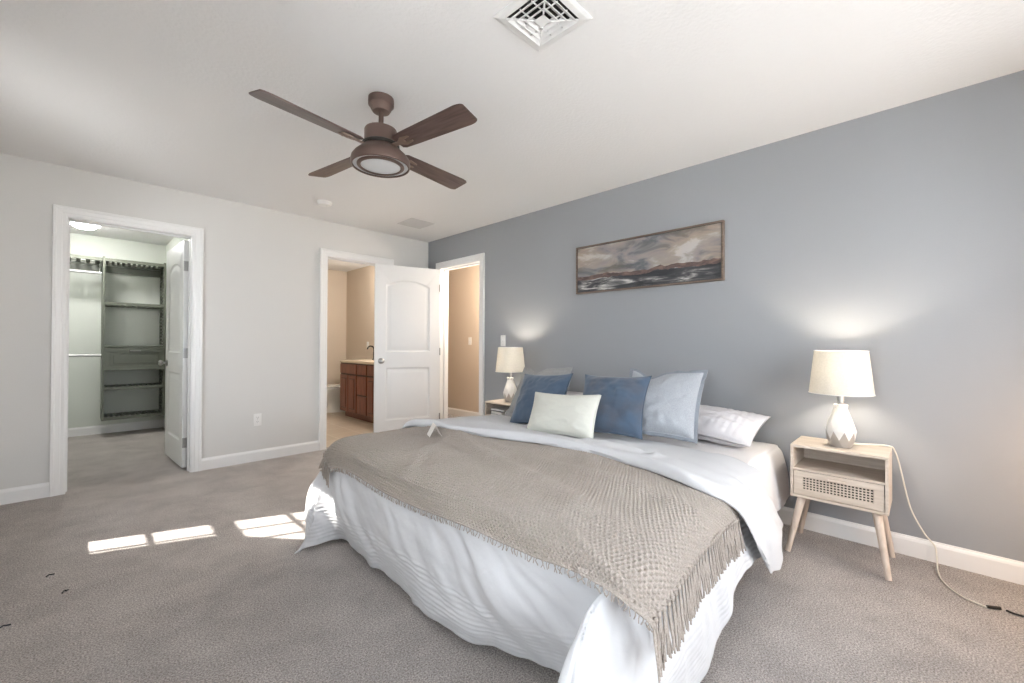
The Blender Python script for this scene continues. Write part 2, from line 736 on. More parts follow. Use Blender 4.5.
# ================================================================== the room shell
WT = 0.12
CL = (-3.207, -2.448)     # closet opening in the far wall (x range)
BA = (-1.292, -0.575)     # bathroom opening
EN = (-1.020, -0.265)     # entry opening in the right wall (y range)
DH = 2.068                # height of the openings
CW = 0.072                # casing width


def wall_panel(name, axis, pos, thick, a0, a1, opens, mats, z1=H, flip=1):
    """wall along an axis with openings [(a,b,z0,z1)]; material 0 on the room side"""
    mb = MB()
    cuts = sorted(opens)

    def put(a, b, za, zb):
        if b - a < 1e-4 or zb - za < 1e-4:
            return
        if axis == 'x':
            mb.box((a, min(pos, pos + thick), za), (b, max(pos, pos + thick), zb))
        else:
            mb.box((min(pos, pos + thick), a, za), (max(pos, pos + thick), b, zb))
    cur = a0
    for (a, b, za, zb) in cuts:
        put(cur, a, 0, z1)
        put(a, b, 0, za)
        put(a, b, zb, z1)
        cur = b
    put(cur, a1, 0, z1)
    sgn = -1 if thick > 0 else 1
    ax = 1 if axis == 'x' else 0
    for f in mb.bm.faces:
        if len(mats) > 1:
            f.material_index = 0 if f.normal[ax] * sgn > 0.5 else 1
    mb.bm.normal_update()
    for f in mb.bm.faces:
        if len(mats) > 1:
            f.material_index = 0 if f.normal[ax] * sgn > 0.5 else 1
    return struct(mb.build(name, mats))


wall_panel('wall_far', 'x', 0.0, WT, XL - WT, 0.0, [(CL[0], CL[1], 0, DH), (BA[0], BA[1], 0, DH)], [M['wall_white'], M['wall_closet']])
wall_panel('wall_right', 'y', 0.0, WT, YN - WT, WT, [(EN[0], EN[1], 0, DH)], [M['wall_blue'], M['wall_beige']])
wall_panel('wall_left', 'y', XL, -WT, YN - WT, 0.0, [(a, b, z0, z1) for a, b, z0, z1 in WINS_LEFT], [M['wall_white']])
wall_panel('wall_near', 'x', YN, -WT, XL, 0.0, [(a, b, z0, z1) for a, b, z0, z1 in WINS_NEAR], [M['wall_white']])
# closet, bathroom and hall beyond the openings
CX0, CX1, CY = -3.75, -2.335, 2.72
BX1, BY1 = 0.25, 2.95
wall_panel('wall_closet_back', 'x', CY, WT, CX0, CX1, [], [M['wall_closet']])
wall_panel('wall_closet_right', 'y', CX1, 0.10, WT, BY1 + WT, [], [M['wall_closet']])
wall_panel('wall_closet_left', 'y', CX0, -WT, WT, CY + WT, [], [M['wall_closet']])
wall_panel('wall_bathroom_back', 'x', BY1, WT, CX1 + 0.10, BX1, [], [M['wall_beige']])
wall_panel('wall_bathroom_right', 'y', BX1, 0.06, WT, BY1 + WT, [], [M['wall_beige']])
HX = 1.05
wall_panel('wall_bathroom_front', 'x', 0.0, WT, WT, BX1 + 0.06, [], [M['wall_beige']])
wall_panel('wall_hall', 'y', HX, WT, -3.0, 1.8, [], [M['wall_beige']])
wall_panel('wall_hall_end', 'x', -3.0, -WT, WT, HX + WT, [], [M['wall_beige']])
wall_panel('wall_hall_far', 'x', 1.68, WT, BX1 + 0.06, HX, [], [M['wall_beige']])

struct(MB().box((XL - 0.3, YN - 0.3, -0.12), (HX + 0.3, WT * 0.5, 0)).box((XL - 0.3, WT * 0.5, -0.12), (CX1 + 0.05, CY + 0.3, 0)).box((BX1 + 0.06, WT * 0.5, -0.12), (HX + 0.3, 2.0, 0)).build('floor', M['carpet']))
struct(MB().box((CX1 + 0.05, WT * 0.5, -0.12), (BX1 + 0.06, BY1 + 0.3, 0.004)).build('floor_bathroom', M['tile']))
struct(MB().box((XL - 0.3, YN - 0.3, H), (HX + 0.3, BY1 + 0.5, H + 0.12)).build('ceiling', M['ceiling']))
struct(MB().box((-40, -40, -0.30), (30, 30, -0.20)).build('ground', M['ground']))
struct(MB().box((-11, -3.0, -0.21), (XL - 0.25, 6, -0.17)).build('bounce_damper', mat('bounce_damper_tone', (0.27, 0.262, 0.25), 0.9)))  # unseen darker strip added to cut ground bounce onto the ceiling

# casing profile: (distance outward from the opening edge, protrusion)
CAS = [(-0.006, 0.0), (-0.006, 0.011), (0.004, 0.014), (0.020, 0.013), (0.026, 0.016), (0.050, 0.018), (0.056, 0.022), (CW - 0.002, 0.022), (CW, 0.019), (CW, 0.0)]


def casing(name, to_world, a0, a1, ztop, depth, jamb=True):
    """to_world(a, z, p): point on the wall plane, p out into the room. One mesh: casing and jamb lining."""
    mb = MB()
    vs, fs = [], []
    n = len(CAS)
    for (cx, cz, dx, dz) in ((a0, 0, -1, 0), (a0, ztop, -1, 1), (a1, ztop, 1, 1), (a1, 0, 1, 0)):
        for (d, p) in CAS:
            vs.append(to_world(cx + dx * d, cz + dz * d, p))
    for s in range(3):
        for k in range(n - 1):
            fs.append((s * n + k, s * n + k + 1, (s + 1) * n + k + 1, (s + 1) * n + k))
    fs.append(tuple(range(n)))
    fs.append(tuple(range(3 * n, 4 * n)))
    mb.faces(vs, fs)
    th = 0.008
    for (x0, x1, z0, z1) in ((a0 - th * 0.2, a0 + th, 0, ztop), (a1 - th, a1 + th * 0.2, 0, ztop), (a0, a1, ztop - th, ztop + th * 0.2)):
        c = [to_world(x, z, p) for x in (x0, x1) for z in (z0, z1) for p in (0.002, -depth)]
        mb.box([min(v[i] for v in c) for i in range(3)], [max(v[i] for v in c) for i in range(3)])
    # door stop strip
    for (x0, x1, z0, z1) in ((a0 + th, a0 + th + 0.008, 0, ztop - th), (a1 - th - 0.008, a1 - th, 0, ztop - th), (a0 + th, a1 - th, ztop - th - 0.012, ztop - th)):
        c = [to_world(x, z, p) for x in (x0, x1) for z in (z0, z1) for p in (-depth * 0.45, -depth * 0.75)]
        mb.box([min(v[i] for v in c) for i in range(3)], [max(v[i] for v in c) for i in range(3)])
    return struct(mb.build(name, M['trim']))


far = lambda a, z, p: (a, -p, z)
right = lambda a, z, p: (-p, a, z)
casing('trim_1', far, CL[0], CL[1], DH, WT)
casing('trim_2', far, BA[0], BA[1], DH, WT)
casing('trim_3', right, EN[0], EN[1], DH, WT)

BASE = [(0, 0), (0.013, 0), (0.013, 0.082), (0.010, 0.092), (0.006, 0.098), (0.004, 0.105), (0, 0.105)]


def baseboard(name, to_world, segs, mb=None):
    mb = MB()
    n = len(BASE)
    for (a, b) in segs:
        vs = [to_world(a, z, p) for p, z in BASE] + [to_world(b, z, p) for p, z in BASE]
        fs = [(k, (k + 1) % n, n + (k + 1) % n, n + k) for k in range(n)] + [tuple(range(n)), tuple(range(n, 2 * n))]
        mb.faces(vs, fs)
    return struct(mb.build(name, M['trim']))


baseboard('baseboard_far', far, [(XL, CL[0] - CW), (CL[1] + CW, BA[0] - CW), (BA[1] + CW, 0)])
baseboard('baseboard_right', right, [(YN, EN[0] - CW), (EN[1] + CW, 0)])
baseboard('baseboard_left', lambda a, z, p: (XL + p, a, z), [(YN, 0)])
baseboard('baseboard_near', lambda a, z, p: (a, YN + p, z), [(XL, 0)])
baseboard('baseboard_closet_back', lambda a, z, p: (a, CY - p, z), [(CX0, CX1)])
baseboard('baseboard_closet_right', lambda a, z, p: (CX1 - p, a, z), [(WT, CY)])
baseboard('baseboard_bathroom', lambda a, z, p: (a, BY1 - p, z), [(CX1 + 0.1, BX1)])
baseboard('baseboard_hall', lambda a, z, p: (HX - p, a, z), [(-3.0, 1.68)])


# ---- windows (out of the frame, they let the daylight in)
def window(name, to_world, a0, a1, z0, z1, ncol, label):
    fr = MB()

    def bx(mb, x0, x1, za, zb, p0, p1, mi=0):
        c = [to_world(x, z, p) for x in (x0, x1) for z in (za, zb) for p in (p0, p1)]
        mb.box([min(v[i] for v in c) for i in range(3)], [max(v[i] for v in c) for i in range(3)], mi=mi)
    t = 0.035
    for q in ((a0, a0 + t, z0, z1), (a1 - t, a1, z0, z1), (a0, a1, z0, z0 + t), (a0, a1, z1 - t, z1)):
        bx(fr, *q, -0.11, -0.02)
    for q in ((a0 - 0.07, a0, z0 - 0.07, z1 + 0.07), (a1, a1 + 0.07, z0 - 0.07, z1 + 0.07), (a0, a1, z1, z1 + 0.07), (a0, a1, z0 - 0.07, z0)):
        bx(fr, *q, 0.0, 0.018)
    root = struct(fr.build(name, M['trim']), label)
    zm = (z0 + z1) / 2
    sash = MB()
    bx(sash, a0 + t, a1 - t, zm - 0.045, zm + 0.045, -0.09, -0.05)
    for k in range(1, ncol):
        x = a0 + t + (a1 - a0 - 2 * t) * k / ncol
        bx(sash, x - 0.008, x + 0.008, z0 + t, z1 - t, -0.08, -0.06)
    for z in ((z0 + t + zm - 0.04) / 2, (z1 - t + zm + 0.04) / 2):
        bx(sash, a0 + t, a1 - t, z - 0.008, z + 0.008, -0.08, -0.06)
    sash.build('sash', M['trim'], root)
    gl = MB()
    bx(gl, a0 + t, a1 - t, z0 + t, z1 - t, -0.0715, -0.0685)
    gl.build('glass_pane', M['glass'], root)
    return root


for k, (a, b, z0, z1) in enumerate(WINS_LEFT):
    window('window_%d' % (k + 1), lambda q, z, p: (XL + p, q, z), a, b, z0, z1, 5, 'white sash window in the left wall')
for k, (a, b, z0, z1) in enumerate(WINS_NEAR):
    window('window_%d' % (k + 3), lambda q, z, p: (q, YN + p, z), a, b, z0, z1, 4, 'white sash window in the near wall')


# ---- moulded two-panel doors
def door_leaf(name, w, h, panels, thick=0.035):
    """leaf in local coords: hinge edge at x=0, runs to +x, thickness along y"""
    NS = 14

    def outline(m, z0, z1, rise, i):
        pts = [(m + i, z0 + i), (w - m - i, z0 + i)]
        for k in range(NS + 1):
            t = k / NS
            x = (w - m - i) + (2 * m + 2 * i - w) * t
            pts.append((x, z1 - i + rise * (1 - (2 * t - 1) ** 2)))
        return pts
    levels = [(0.0, 0.0), (0.006, 0.004), (0.016, 0.009), (0.022, 0.009), (0.034, 0.007), (0.060, 0.0025), (0.066, 0.002)]
    mb = MB()
    for side in (-1, 1):
        t = bmesh.new()
        yb = side * thick / 2
        outer = [t.verts.new((x, yb, z)) for x, z in ((0, 0), (w, 0), (w, h), (0, h))]
        edges = [t.edges.new((outer[k], outer[(k + 1) % 4])) for k in range(4)]
        for (m, z0, z1, rise) in panels:
            loops = [[t.verts.new((x, yb - side * d, z)) for x, z in outline(m, z0, z1, rise, i)] for i, d in levels]
            n = len(loops[0])
            edges += [t.edges.new((loops[0][k], loops[0][(k + 1) % n])) for k in range(n)]
            for a, b in zip(loops, loops[1:]):
                for k in range(n):
                    t.faces.new((a[k], a[(k + 1) % n], b[(k + 1) % n], b[k]))
            t.faces.new(loops[-1])
        bmesh.ops.triangle_fill(t, use_beauty=True, use_dissolve=False, edges=edges)
        bmesh.ops.recalc_face_normals(t, faces=t.faces)
        mb._add(t, None, 0)
    y0, y1 = -thick / 2, thick / 2
    mb.faces([(0, y0, 0), (w, y0, 0), (w, y0, h), (0, y0, h), (0, y1, 0), (w, y1, 0), (w, y1, h), (0, y1, h)],
             [(0, 1, 5, 4), (1, 2, 6, 5), (2, 3, 7, 6), (3, 0, 4, 7)])
    bmesh.ops.remove_doubles(mb.bm, verts=mb.bm.verts, dist=1e-5)
    bmesh.ops.recalc_face_normals(mb.bm, faces=mb.bm.faces)
    return mb.build(name, M['door'], smooth=True, angle=28)


def knob(parent, x, z, thick):
    mb = MB()
    for s in (-1, 1):
        mtx = Matrix.Translation((x, s * thick / 2, z)) @ Matrix.Rotation(-s * PI / 2, 4, 'X')
        mb.lathe([(0.032, -0.002), (0.033, 0.004), (0.028, 0.009), (0.012, 0.012), (0.011, 0.030), (0.020, 0.036), (0.028, 0.046), (0.028, 0.056), (0.020, 0.064), (0.008, 0.067), (0, 0.067)], 28, mtx=mtx)
    return mb.build('door_knob', M['nickel'], parent, True)


def hinges(parent, zs, side):
    for z in zs:
        mb = MB()
        mb.cone((-0.006, side * 0.020, z - 0.045), (-0.006, side * 0.020, z + 0.045), 0.007, 0.007, 12)
        mb.box((-0.003, -0.016, z - 0.044), (0.0, 0.018, z + 0.044))
        mb.box((-0.012, side * 0.013 - 0.002, z - 0.044), (0.004, side * 0.017 + 0.002, z + 0.044))
        mb.build('hinge', M['nickel'], parent)


PANELS = lambda: [(0.125, 1.02, 1.80, 0.062), (0.125, 0.225, 0.835, 0.0)]
d2 = struct(door_leaf('door_2', 0.775, 2.03, PANELS()), 'open white two-panel bedroom door with arched upper panel')
d2.location = (-0.034, -0.290, 0.015)
d2.rotation_euler = (0, 0, PI - math.atan2(0.215, 0.745))
knob(d2, 0.705, 0.915, 0.035)
hinges(d2, (0.22, 1.02, 1.80), 1)
d1 = struct(door_leaf('door_1', 0.735, 2.03, [(0.115, 1.02, 1.80, 0.062), (0.115, 0.225, 0.835, 0.0)]), 'white two-panel closet door swung open into the closet')
d1.location = (-2.473, 0.150, 0.015)
d1.rotation_euler = (0, 0, R(93.0))
knob(d1, 0.67, 0.915, 0.035)
hinges(d1, (0.22, 1.02, 1.80), -1)

# ================================================================== bed
BY0, BY1_ = -3.93, -2.02          # mattress right / left
bed = empty('bed', 'king bed with white bedding standing against the blue wall', 'bed', (-1.05, (BY0 + BY1_) / 2, 0))


def loc(mb, name, m, parent, smooth=False, angle=35):
    """build with world coordinates, then express them in the parent's frame"""
    bmesh.ops.transform(mb.bm, matrix=Matrix.Translation(parent.location).inverted(), verts=mb.bm.verts)
    return mb.build(name, m, parent, smooth, angle)


loc(MB().box((-2.00, BY0 + 0.06, 0.12), (-0.06, BY1_ - 0.06, 0.26), 0.01), 'box_spring', M['box_spring'], bed)
for sx in (-1.85, -0.2):
    for sy in (BY0 + 0.2, BY1_ - 0.2):
        loc(MB().cone((sx, sy, 0), (sx, sy, 0.13), 0.025, 0.03), 'leg', M['black'], bed)
mt = MB().box((-2.06, BY0 + 0.005, 0.25), (-0.05, BY1_ - 0.005, 0.490), 0.05, seg=4)
loc(mt, 'mattress', M['sheet'], bed, True, 60)

# fitted sheet: tucked over the head end of the mattress, hanging at its right corner
sheet_ctrl = []
for x, dz in ((-0.045, -0.004), (-0.30, 0.004), (-0.65, 0.006), (-1.10, 0.004)):
    hang = {-0.045: 0.20, -0.30: 0.185, -0.65: 0.22, -1.10: 0.25}[x]
    sheet_ctrl.append([(x, BY1_ + 0.035, 0.22), (x, BY1_ + 0.02, 0.42), (x, BY1_ - 0.06, 0.493 + dz), (x, -2.6, 0.496 + dz), (x, -3.3, 0.496 + dz),
                       (x, BY0 + 0.10, 0.496 + dz), (x, BY0 + 0.015, 0.478 + dz), (x - 0.01, BY0 - 0.018, 0.40), (x - 0.01, BY0 - 0.035, 0.30), (x - 0.02, BY0 - 0.045, hang)])
P, u, v = spline_sheet(sheet_ctrl, 90, 240)
N_ = normals(P)
P += N_ * (0.004 * fbm(u * 2.2, v * 6, 3) + 0.003)[..., None]
o = mesh_np('fitted_sheet', P.reshape(-1, 3) - np.array(bed.location), grid_faces(90, 240), M['sheet'], bed)
solidify(o, 0.004, 1)

# ---- duvet
D = [
    [(-.85, -1.90, .12), (-.85, -1.90, .33), (-.85, -1.99, .505), (-.85, -2.45, .514), (-.85, -2.95, .516), (-.85, -3.45, .514), (-.85, -3.935, .506), (-.85, -4.02, .33), (-.84, -4.06, .17)],
    [(-1.25, -1.89, .10), (-1.25, -1.90, .33), (-1.25, -1.99, .515), (-1.25, -2.45, .537), (-1.25, -2.95, .540), (-1.25, -3.45, .535), (-1.25, -3.945, .518), (-1.27, -4.03, .34), (-1.28, -4.06, .205)],
    [(-1.70, -1.89, .08), (-1.70, -1.90, .33), (-1.70, -1.99, .515), (-1.70, -2.45, .545), (-1.70, -2.95, .540), (-1.70, -3.45, .540), (-1.70, -3.95, .520), (-1.69, -4.05, .27), (-1.64, -4.05, .03)],
    [(-2.00, -1.90, .08), (-2.00, -1.91, .33), (-1.98, -2.01, .515), (-2.00, -2.45, .540), (-2.00, -2.95, .540), (-2.00, -3.45, .535), (-2.00, -3.95, .515), (-2.02, -4.06, .27), (-2.00, -4.06, .02)],
    [(-2.12, -1.94, .08), (-2.12, -1.97, .30), (-2.10, -2.06, .480), (-2.135, -2.45, .500), (-2.14, -2.95, .500), (-2.145, -3.45, .500), (-2.10, -3.93, .490), (-2.155, -3.99, .44), (-2.20, -4.09, .02)],
    [(-2.22, -2.04, .07), (-2.235, -2.12, .26), (-2.145, -2.19, .28), (-2.175, -2.45, .28), (-2.18, -2.95, .28), (-2.18, -3.50, .28), (-2.09, -3.89, .30), (-2.315, -3.958, .30), (-2.38, -4.10, .02)],
    [(-2.32, -2.17, .015), (-2.22, -2.185, .02), (-2.09, -2.235, .025), (-2.115, -2.55, .025), (-2.125, -2.98, .03), (-2.14, -3.36, .03), (-2.02, -3.84, .05), (-2.44, -4.02, .04), (-2.50, -4.09, .012)],
]
NTD, NSD = 330, 460
P, u, v = spline_sheet(D, NTD, NSD)
N_ = normals(P)
hem_t = v[-1:, :] - v
hem_s = np.minimum(u, u[:, -1:] - u)
hem = np.minimum(hem_t, hem_s)
zf = np.clip((0.50 - P[..., 2]) / 0.12, 0, 1)              # hanging parts
fall = np.where(hem_t < hem_s, u, v)
crease = fbm(fall * 5.0, hem * 1.3, 11, 3) * 0.018 * zf + fbm(u * 3.0, v * 3.0, 21, 4) * 0.010
crease += 0.0045 * vnoise(fall * 17 + 0.8 * vnoise(fall * 4, hem * 6, 15), hem * 4.0, 14) * zf * np.clip(hem * 5, 0, 1)
crease += 0.003 * vnoise(u * 9 + 2 * vnoise(u * 3, v * 3, 19), v * 13, 18)
crease += np.abs(vnoise(u * 4.0 + 0.8 * vnoise(u * 3, v * 3, 2), v * 7.0, 5)) ** 2 * 0.012 * zf
P = P + N_ * crease[..., None]
q = np.clip((0.235 - hem) / 0.02, 0, 1)
wav = hem + 0.006 * vnoise(fall * 5, hem * 3, 8) + 0.003 * vnoise(fall * 15, hem * 8, 4)
chan = np.abs(np.sin(PI * wav / 0.021)) ** 0.6
P = P + N_ * (q * (chan - 0.6) * 0.007 * (0.6 + 0.4 * vnoise(fall * 20, hem * 30, 6)))[..., None]
P[..., 2] = np.maximum(P[..., 2], 0.006)
duvet_P = P.copy()
duvet = empty('duvet', 'white cotton duvet with quilted hem hanging over the foot of the bed', 'duvet', (-1.5, -2.98, 0.53))
off = np.array(duvet.location)
o = mesh_np('cover', P.reshape(-1, 3) - off, grid_faces(NTD, NSD), M['duvet'], duvet)
duvet_bvh = bvh_of(P[::3, ::3])

# ---- woven throw
T = [
    [(-1.20, -1.955, .47), (-1.20, -2.06, .548), (-1.20, -2.40, .556), (-1.20, -2.85, .558), (-1.20, -3.35, .556), (-1.20, -3.75, .552), (-1.20, -3.985, .52), (-1.27, -4.045, .43)],
    [(-1.60, -1.955, .47), (-1.60, -2.06, .553), (-1.60, -2.40, .566), (-1.60, -2.85, .560), (-1.58, -3.35, .560), (-1.56, -3.75, .556), (-1.55, -3.985, .53), (-1.56, -4.055, .455)],
    [(-1.90, -1.965, .47), (-1.90, -2.07, .550), (-1.92, -2.40, .562), (-1.92, -2.85, .560), (-1.90, -3.35, .560), (-1.88, -3.75, .555), (-1.86, -3.995, .525), (-1.86, -4.066, .45)],
    [(-2.05, -1.99, .47), (-2.06, -2.10, .535), (-2.10, -2.40, .545), (-2.11, -2.85, .540), (-2.10, -3.35, .545), (-2.06, -3.75, .540), (-2.02, -4.00, .515), (-2.02, -4.085, .44)],
    [(-2.13, -2.08, .47), (-2.135, -2.20, .505), (-2.14, -2.44, .520), (-2.145, -2.87, .518), (-2.15, -3.35, .525), (-2.14, -3.78, .530), (-2.12, -4.01, .510), (-2.10, -4.09, .44)],
    [(-2.17, -2.27, .445), (-2.17, -2.36, .470), (-2.17, -2.52, .480), (-2.18, -2.92, .468), (-2.19, -3.37, .490), (-2.19, -3.83, .508), (-2.18, -4.02, .490), (-2.165, -4.10, .435)],
]
NTT, NST = 250, 600
P, u, v = spline_sheet(T, NTT, NST)
N_ = normals(P)
lump = fbm(u * 1.8 + 3, v * 2.6, 31, 3) * 0.016


def ridge(p0, p1, wid, hgt):
    (x0, y0), (x1, y1) = p0, p1
    dx, dy = x1 - x0, y1 - y0
    L2 = dx * dx + dy * dy
    t = np.clip(((u - x0) * dx + (v - y0) * dy) / L2, 0, 1)
    d = np.hypot(u - x0 - t * dx, v - y0 - t * dy)
    return hgt * np.exp(-(d / wid) ** 2) * (0.35 + 0.65 * np.sin(PI * np.clip(t, 0.05, 0.95)))


fold = ridge((0.62, 0.42), (0.98, 0.90), 0.034, 0.015) + ridge((0.66, 0.36), (1.15, 0.52), 0.040, 0.034) + ridge((1.10, 0.50), (2.05, 0.78), 0.055, 0.024)
fold += ridge((0.30, 0.30), (1.05, 0.36), 0.045, 0.028) + ridge((1.2, 0.36), (2.2, 0.42), 0.05, 0.016) - ridge((0.62, 0.47), (1.02, 0.86), 0.028, 0.012)
fold += ridge((1.75, 0.75), (1.95, 1.10), 0.04, 0.012)
P = P + N_ * (lump + fold + 0.004)[..., None]
P = push_out(P, duvet_bvh, 0.010)
P = smooth_grid(P, 3)
P = push_out(P, duvet_bvh, 0.008)
P = smooth_grid(P, 1)
# resample on an even grid, fine enough for the weave
per = 0.0150


def even(P, dist, n, axis):
    m = dist.mean(axis=1 - axis) / dist.mean(axis=1 - axis)[-1] * (P.shape[axis] - 1)
    k = np.interp(np.linspace(0, m[-1], n), m, np.arange(P.shape[axis]))
    i = np.clip(k.astype(int), 0, P.shape[axis] - 2)
    f = k - i
    Pa = np.moveaxis(P, axis, 0)
    f = f.reshape(-1, 1, 1)
    return np.moveaxis(Pa[i] * (1 - f) + Pa[i + 1] * f, 0, axis)


NST = int(u[:, -1].mean() / per * 8)
NTT = int(v[-1].mean() / per * 8)
P = even(P, u, NST, 1)
P = even(P, v, NTT, 0)
P = smooth_grid(P, 2)
u = np.broadcast_to(np.arange(NST) * per / 8, (NTT, NST))
v = np.broadcast_to((np.arange(NTT) * per / 8)[:, None], (NTT, NST))
N_ = normals(P)
uw = u + 0.003 * vnoise(u * 5, v * 5, 2)
vw = v + 0.003 * vnoise(u * 5, v * 5, 9)
row = np.floor(vw / per)
us = uw + (row % 2) * per * 0.5
hole = (np.sin(PI * us / per) ** 2) ** 1.3 * (np.sin(PI * vw / per) ** 2) ** 0.9
weave = 0.6 - 1.7 * hole + 0.10 * np.sin(2 * PI * us / per * 3)
edge = np.clip(np.minimum(np.minimum(v[-1:, :] - v, u), u[:, -1:] - u) / 0.02, 0.3, 1)
P = P + N_ * (0.0054 * weave * edge)[..., None]
P[-1] += N_[-1] * 0.002
throw = empty('throw_blanket', 'taupe waffle-weave throw with tasselled ends across the foot of the bed', 'blanket', (-1.7, -3.0, 0.55))
off = np.array(throw.location)
o = mesh_np('woven_cloth', P.reshape(-1, 3) - off, grid_faces(NTT, NST), M['throw'], throw)
solidify(o, 0.005, -1)
throw_P = P
throw_bvh = bvh_of(P[::7, ::7])
all_bvh = duvet_bvh


def fringe(colidx, sgn, n, length):
    E_ = throw_P[:, colidx]
    d = np.concatenate([[0], np.cumsum(np.linalg.norm(np.diff(E_, axis=0), axis=1))])
    for k in range(n):
        s = d[-1] * (k + 0.5) / n
        i = int(np.searchsorted(d, s))
        i = max(1, min(i, len(d) - 2))
        p = Vector(E_[i])
        along = Vector(E_[min(i + 4, len(d) - 1)] - E_[max(i - 4, 0)]).normalized()
        out = Vector((0, sgn, 0)) + Vector((-0.25, 0, 0)) * (k / n) ** 3
        mb = MB()
        r = random.Random(100 * colidx + k)
        pl = p - throw.location
        mb.lathe([(0, -0.010), (0.006, -0.006), (0.0068, 0.0), (0.005, 0.006), (0, 0.008)], 8, mtx=Matrix.Translation(pl))
        for j in range(5):
            a = r.uniform(-1, 1)
            L_ = length * r.uniform(0.85, 1.12)
            ph = r.uniform(0, 6.28)
            lift = r.uniform(0.002, 0.014)
            skew = r.uniform(-0.25, 0.35)
            pts = []
            q = p.copy()
            for i2 in range(10):
                t = i2 / 9
                q = p + along * (0.018 * a * t + 0.007 * math.sin(ph + 5 * t) * t + skew * 0.05 * t) + out * (0.018 * t) + Vector((0, 0, -L_ * t))
                l2, n2, idx, dd = duvet_bvh.find_nearest(q, 0.2)
                if l2 is not None:
                    dd2 = (q - l2).dot(n2)
                    need = 0.006 + lift * t
                    if dd2 < need:
                        q = q + n2 * (need - dd2)
                pts.append(q - throw.location)
            mb.tube(pts, 0.0036, 6, r_end=0.0026)
        mb.build('tassel', M['throw'], throw, True, 80)


fringe(-1, -1, 34, 0.115)
fringe(0, 1, 34, 0.095)
# short frayed selvedge along the foot edge, one part
mb = MB()
for k in range(0, NST - 2, 6):
    p = throw_P[-1, k] - off
    mb.tube([p, p + np.array([-0.004 + rng.normal() * 0.002, rng.normal() * 0.004, -0.010]), p + np.array([-0.003, rng.normal() * 0.006, -0.019 - 0.006 * rng.random()])], 0.0017, 4)
fr = mb.build('frayed_edge', M['throw'], throw, True, 80)

# ---- the duvet's turned-back end
FB = [
    # head edge -> rim -> underside ; columns: left hem .. right hem
    [(-.74, -1.87, .15), (-.74, -1.88, .36), (-.66, -1.99, .525), (-.66, -2.45, .532), (-.66, -2.95, .534), (-.66, -3.50, .533), (-.76, -3.86, .535), (-.74, -3.97, .48), (-.62, -4.015, .32), (-.53, -4.04, .18)],
    [(-1.02, -1.86, .15), (-1.00, -1.87, .36), (-1.02, -1.985, .555), (-1.00, -2.45, .562), (-.98, -2.95, .564), (-.98, -3.50, .562), (-1.04, -3.87, .558), (-.98, -4.015, .48), (-.85, -4.06, .33), (-.73, -4.08, .185)],
    [(-1.30, -1.86, .15), (-1.32, -1.87, .36), (-1.38, -1.985, .572), (-1.34, -2.45, .584), (-1.22, -2.95, .586), (-1.19, -3.50, .584), (-1.28, -3.88, .576), (-1.16, -4.05, .49), (-1.05, -4.10, .33), (-.93, -4.115, .14)],
    [(-1.45, -1.865, .15), (-1.48, -1.875, .36), (-1.51, -1.99, .588), (-1.44, -2.45, .606), (-1.31, -2.95, .610), (-1.28, -3.50, .606), (-1.38, -3.90, .596), (-1.29, -4.055, .49), (-1.19, -4.10, .345), (-1.02, -4.11, .15)],
    [(-1.47, -1.875, .15), (-1.505, -1.885, .36), (-1.535, -2.00, .550), (-1.465, -2.45, .565), (-1.335, -2.95, .570), (-1.305, -3.50, .566), (-1.405, -3.905, .560), (-1.325, -4.045, .485), (-1.225, -4.09, .335), (-1.045, -4.10, .145)],
    [(-1.44, -1.885, .15), (-1.47, -1.90, .36), (-1.50, -2.01, .543), (-1.43, -2.45, .556), (-1.30, -2.95, .560), (-1.27, -3.50, .557), (-1.37, -3.90, .545), (-1.29, -4.035, .47), (-1.19, -4.075, .335), (-1.02, -4.085, .155)],
]
A_t = 130
P, u, v = spline_sheet(FB, A_t, 420)
N_ = normals(P)
zf = np.clip((0.52 - P[..., 2]) / 0.1, 0, 1)
P = P + N_ * (fbm(u * 3.5, v * 4.5, 41, 4) * 0.007 + zf * 0.014 * fbm(v * 6.5, u * 0.9, 47, 2))[..., None]
P[: int(A_t * 0.80)] = push_out(P[: int(A_t * 0.80)], duvet_bvh, 0.022)
P[: int(A_t * 0.80)] = push_out(P[: int(A_t * 0.80)], throw_bvh, 0.014)
P[: int(A_t * 0.80)] = smooth_grid(P[: int(A_t * 0.80)], 10)
off = np.array(duvet.location)
o = mesh_np('turned_back_end', P.reshape(-1, 3) - off, grid_faces(A_t, 420), M['duvet'], duvet)
solidify(o, 0.006, -1)
fold_bvh = bvh_of(P[::2, ::2])
for ob in duvet.children:
    if ob.name.startswith('cover'):
        solidify(ob, 0.010, -1)


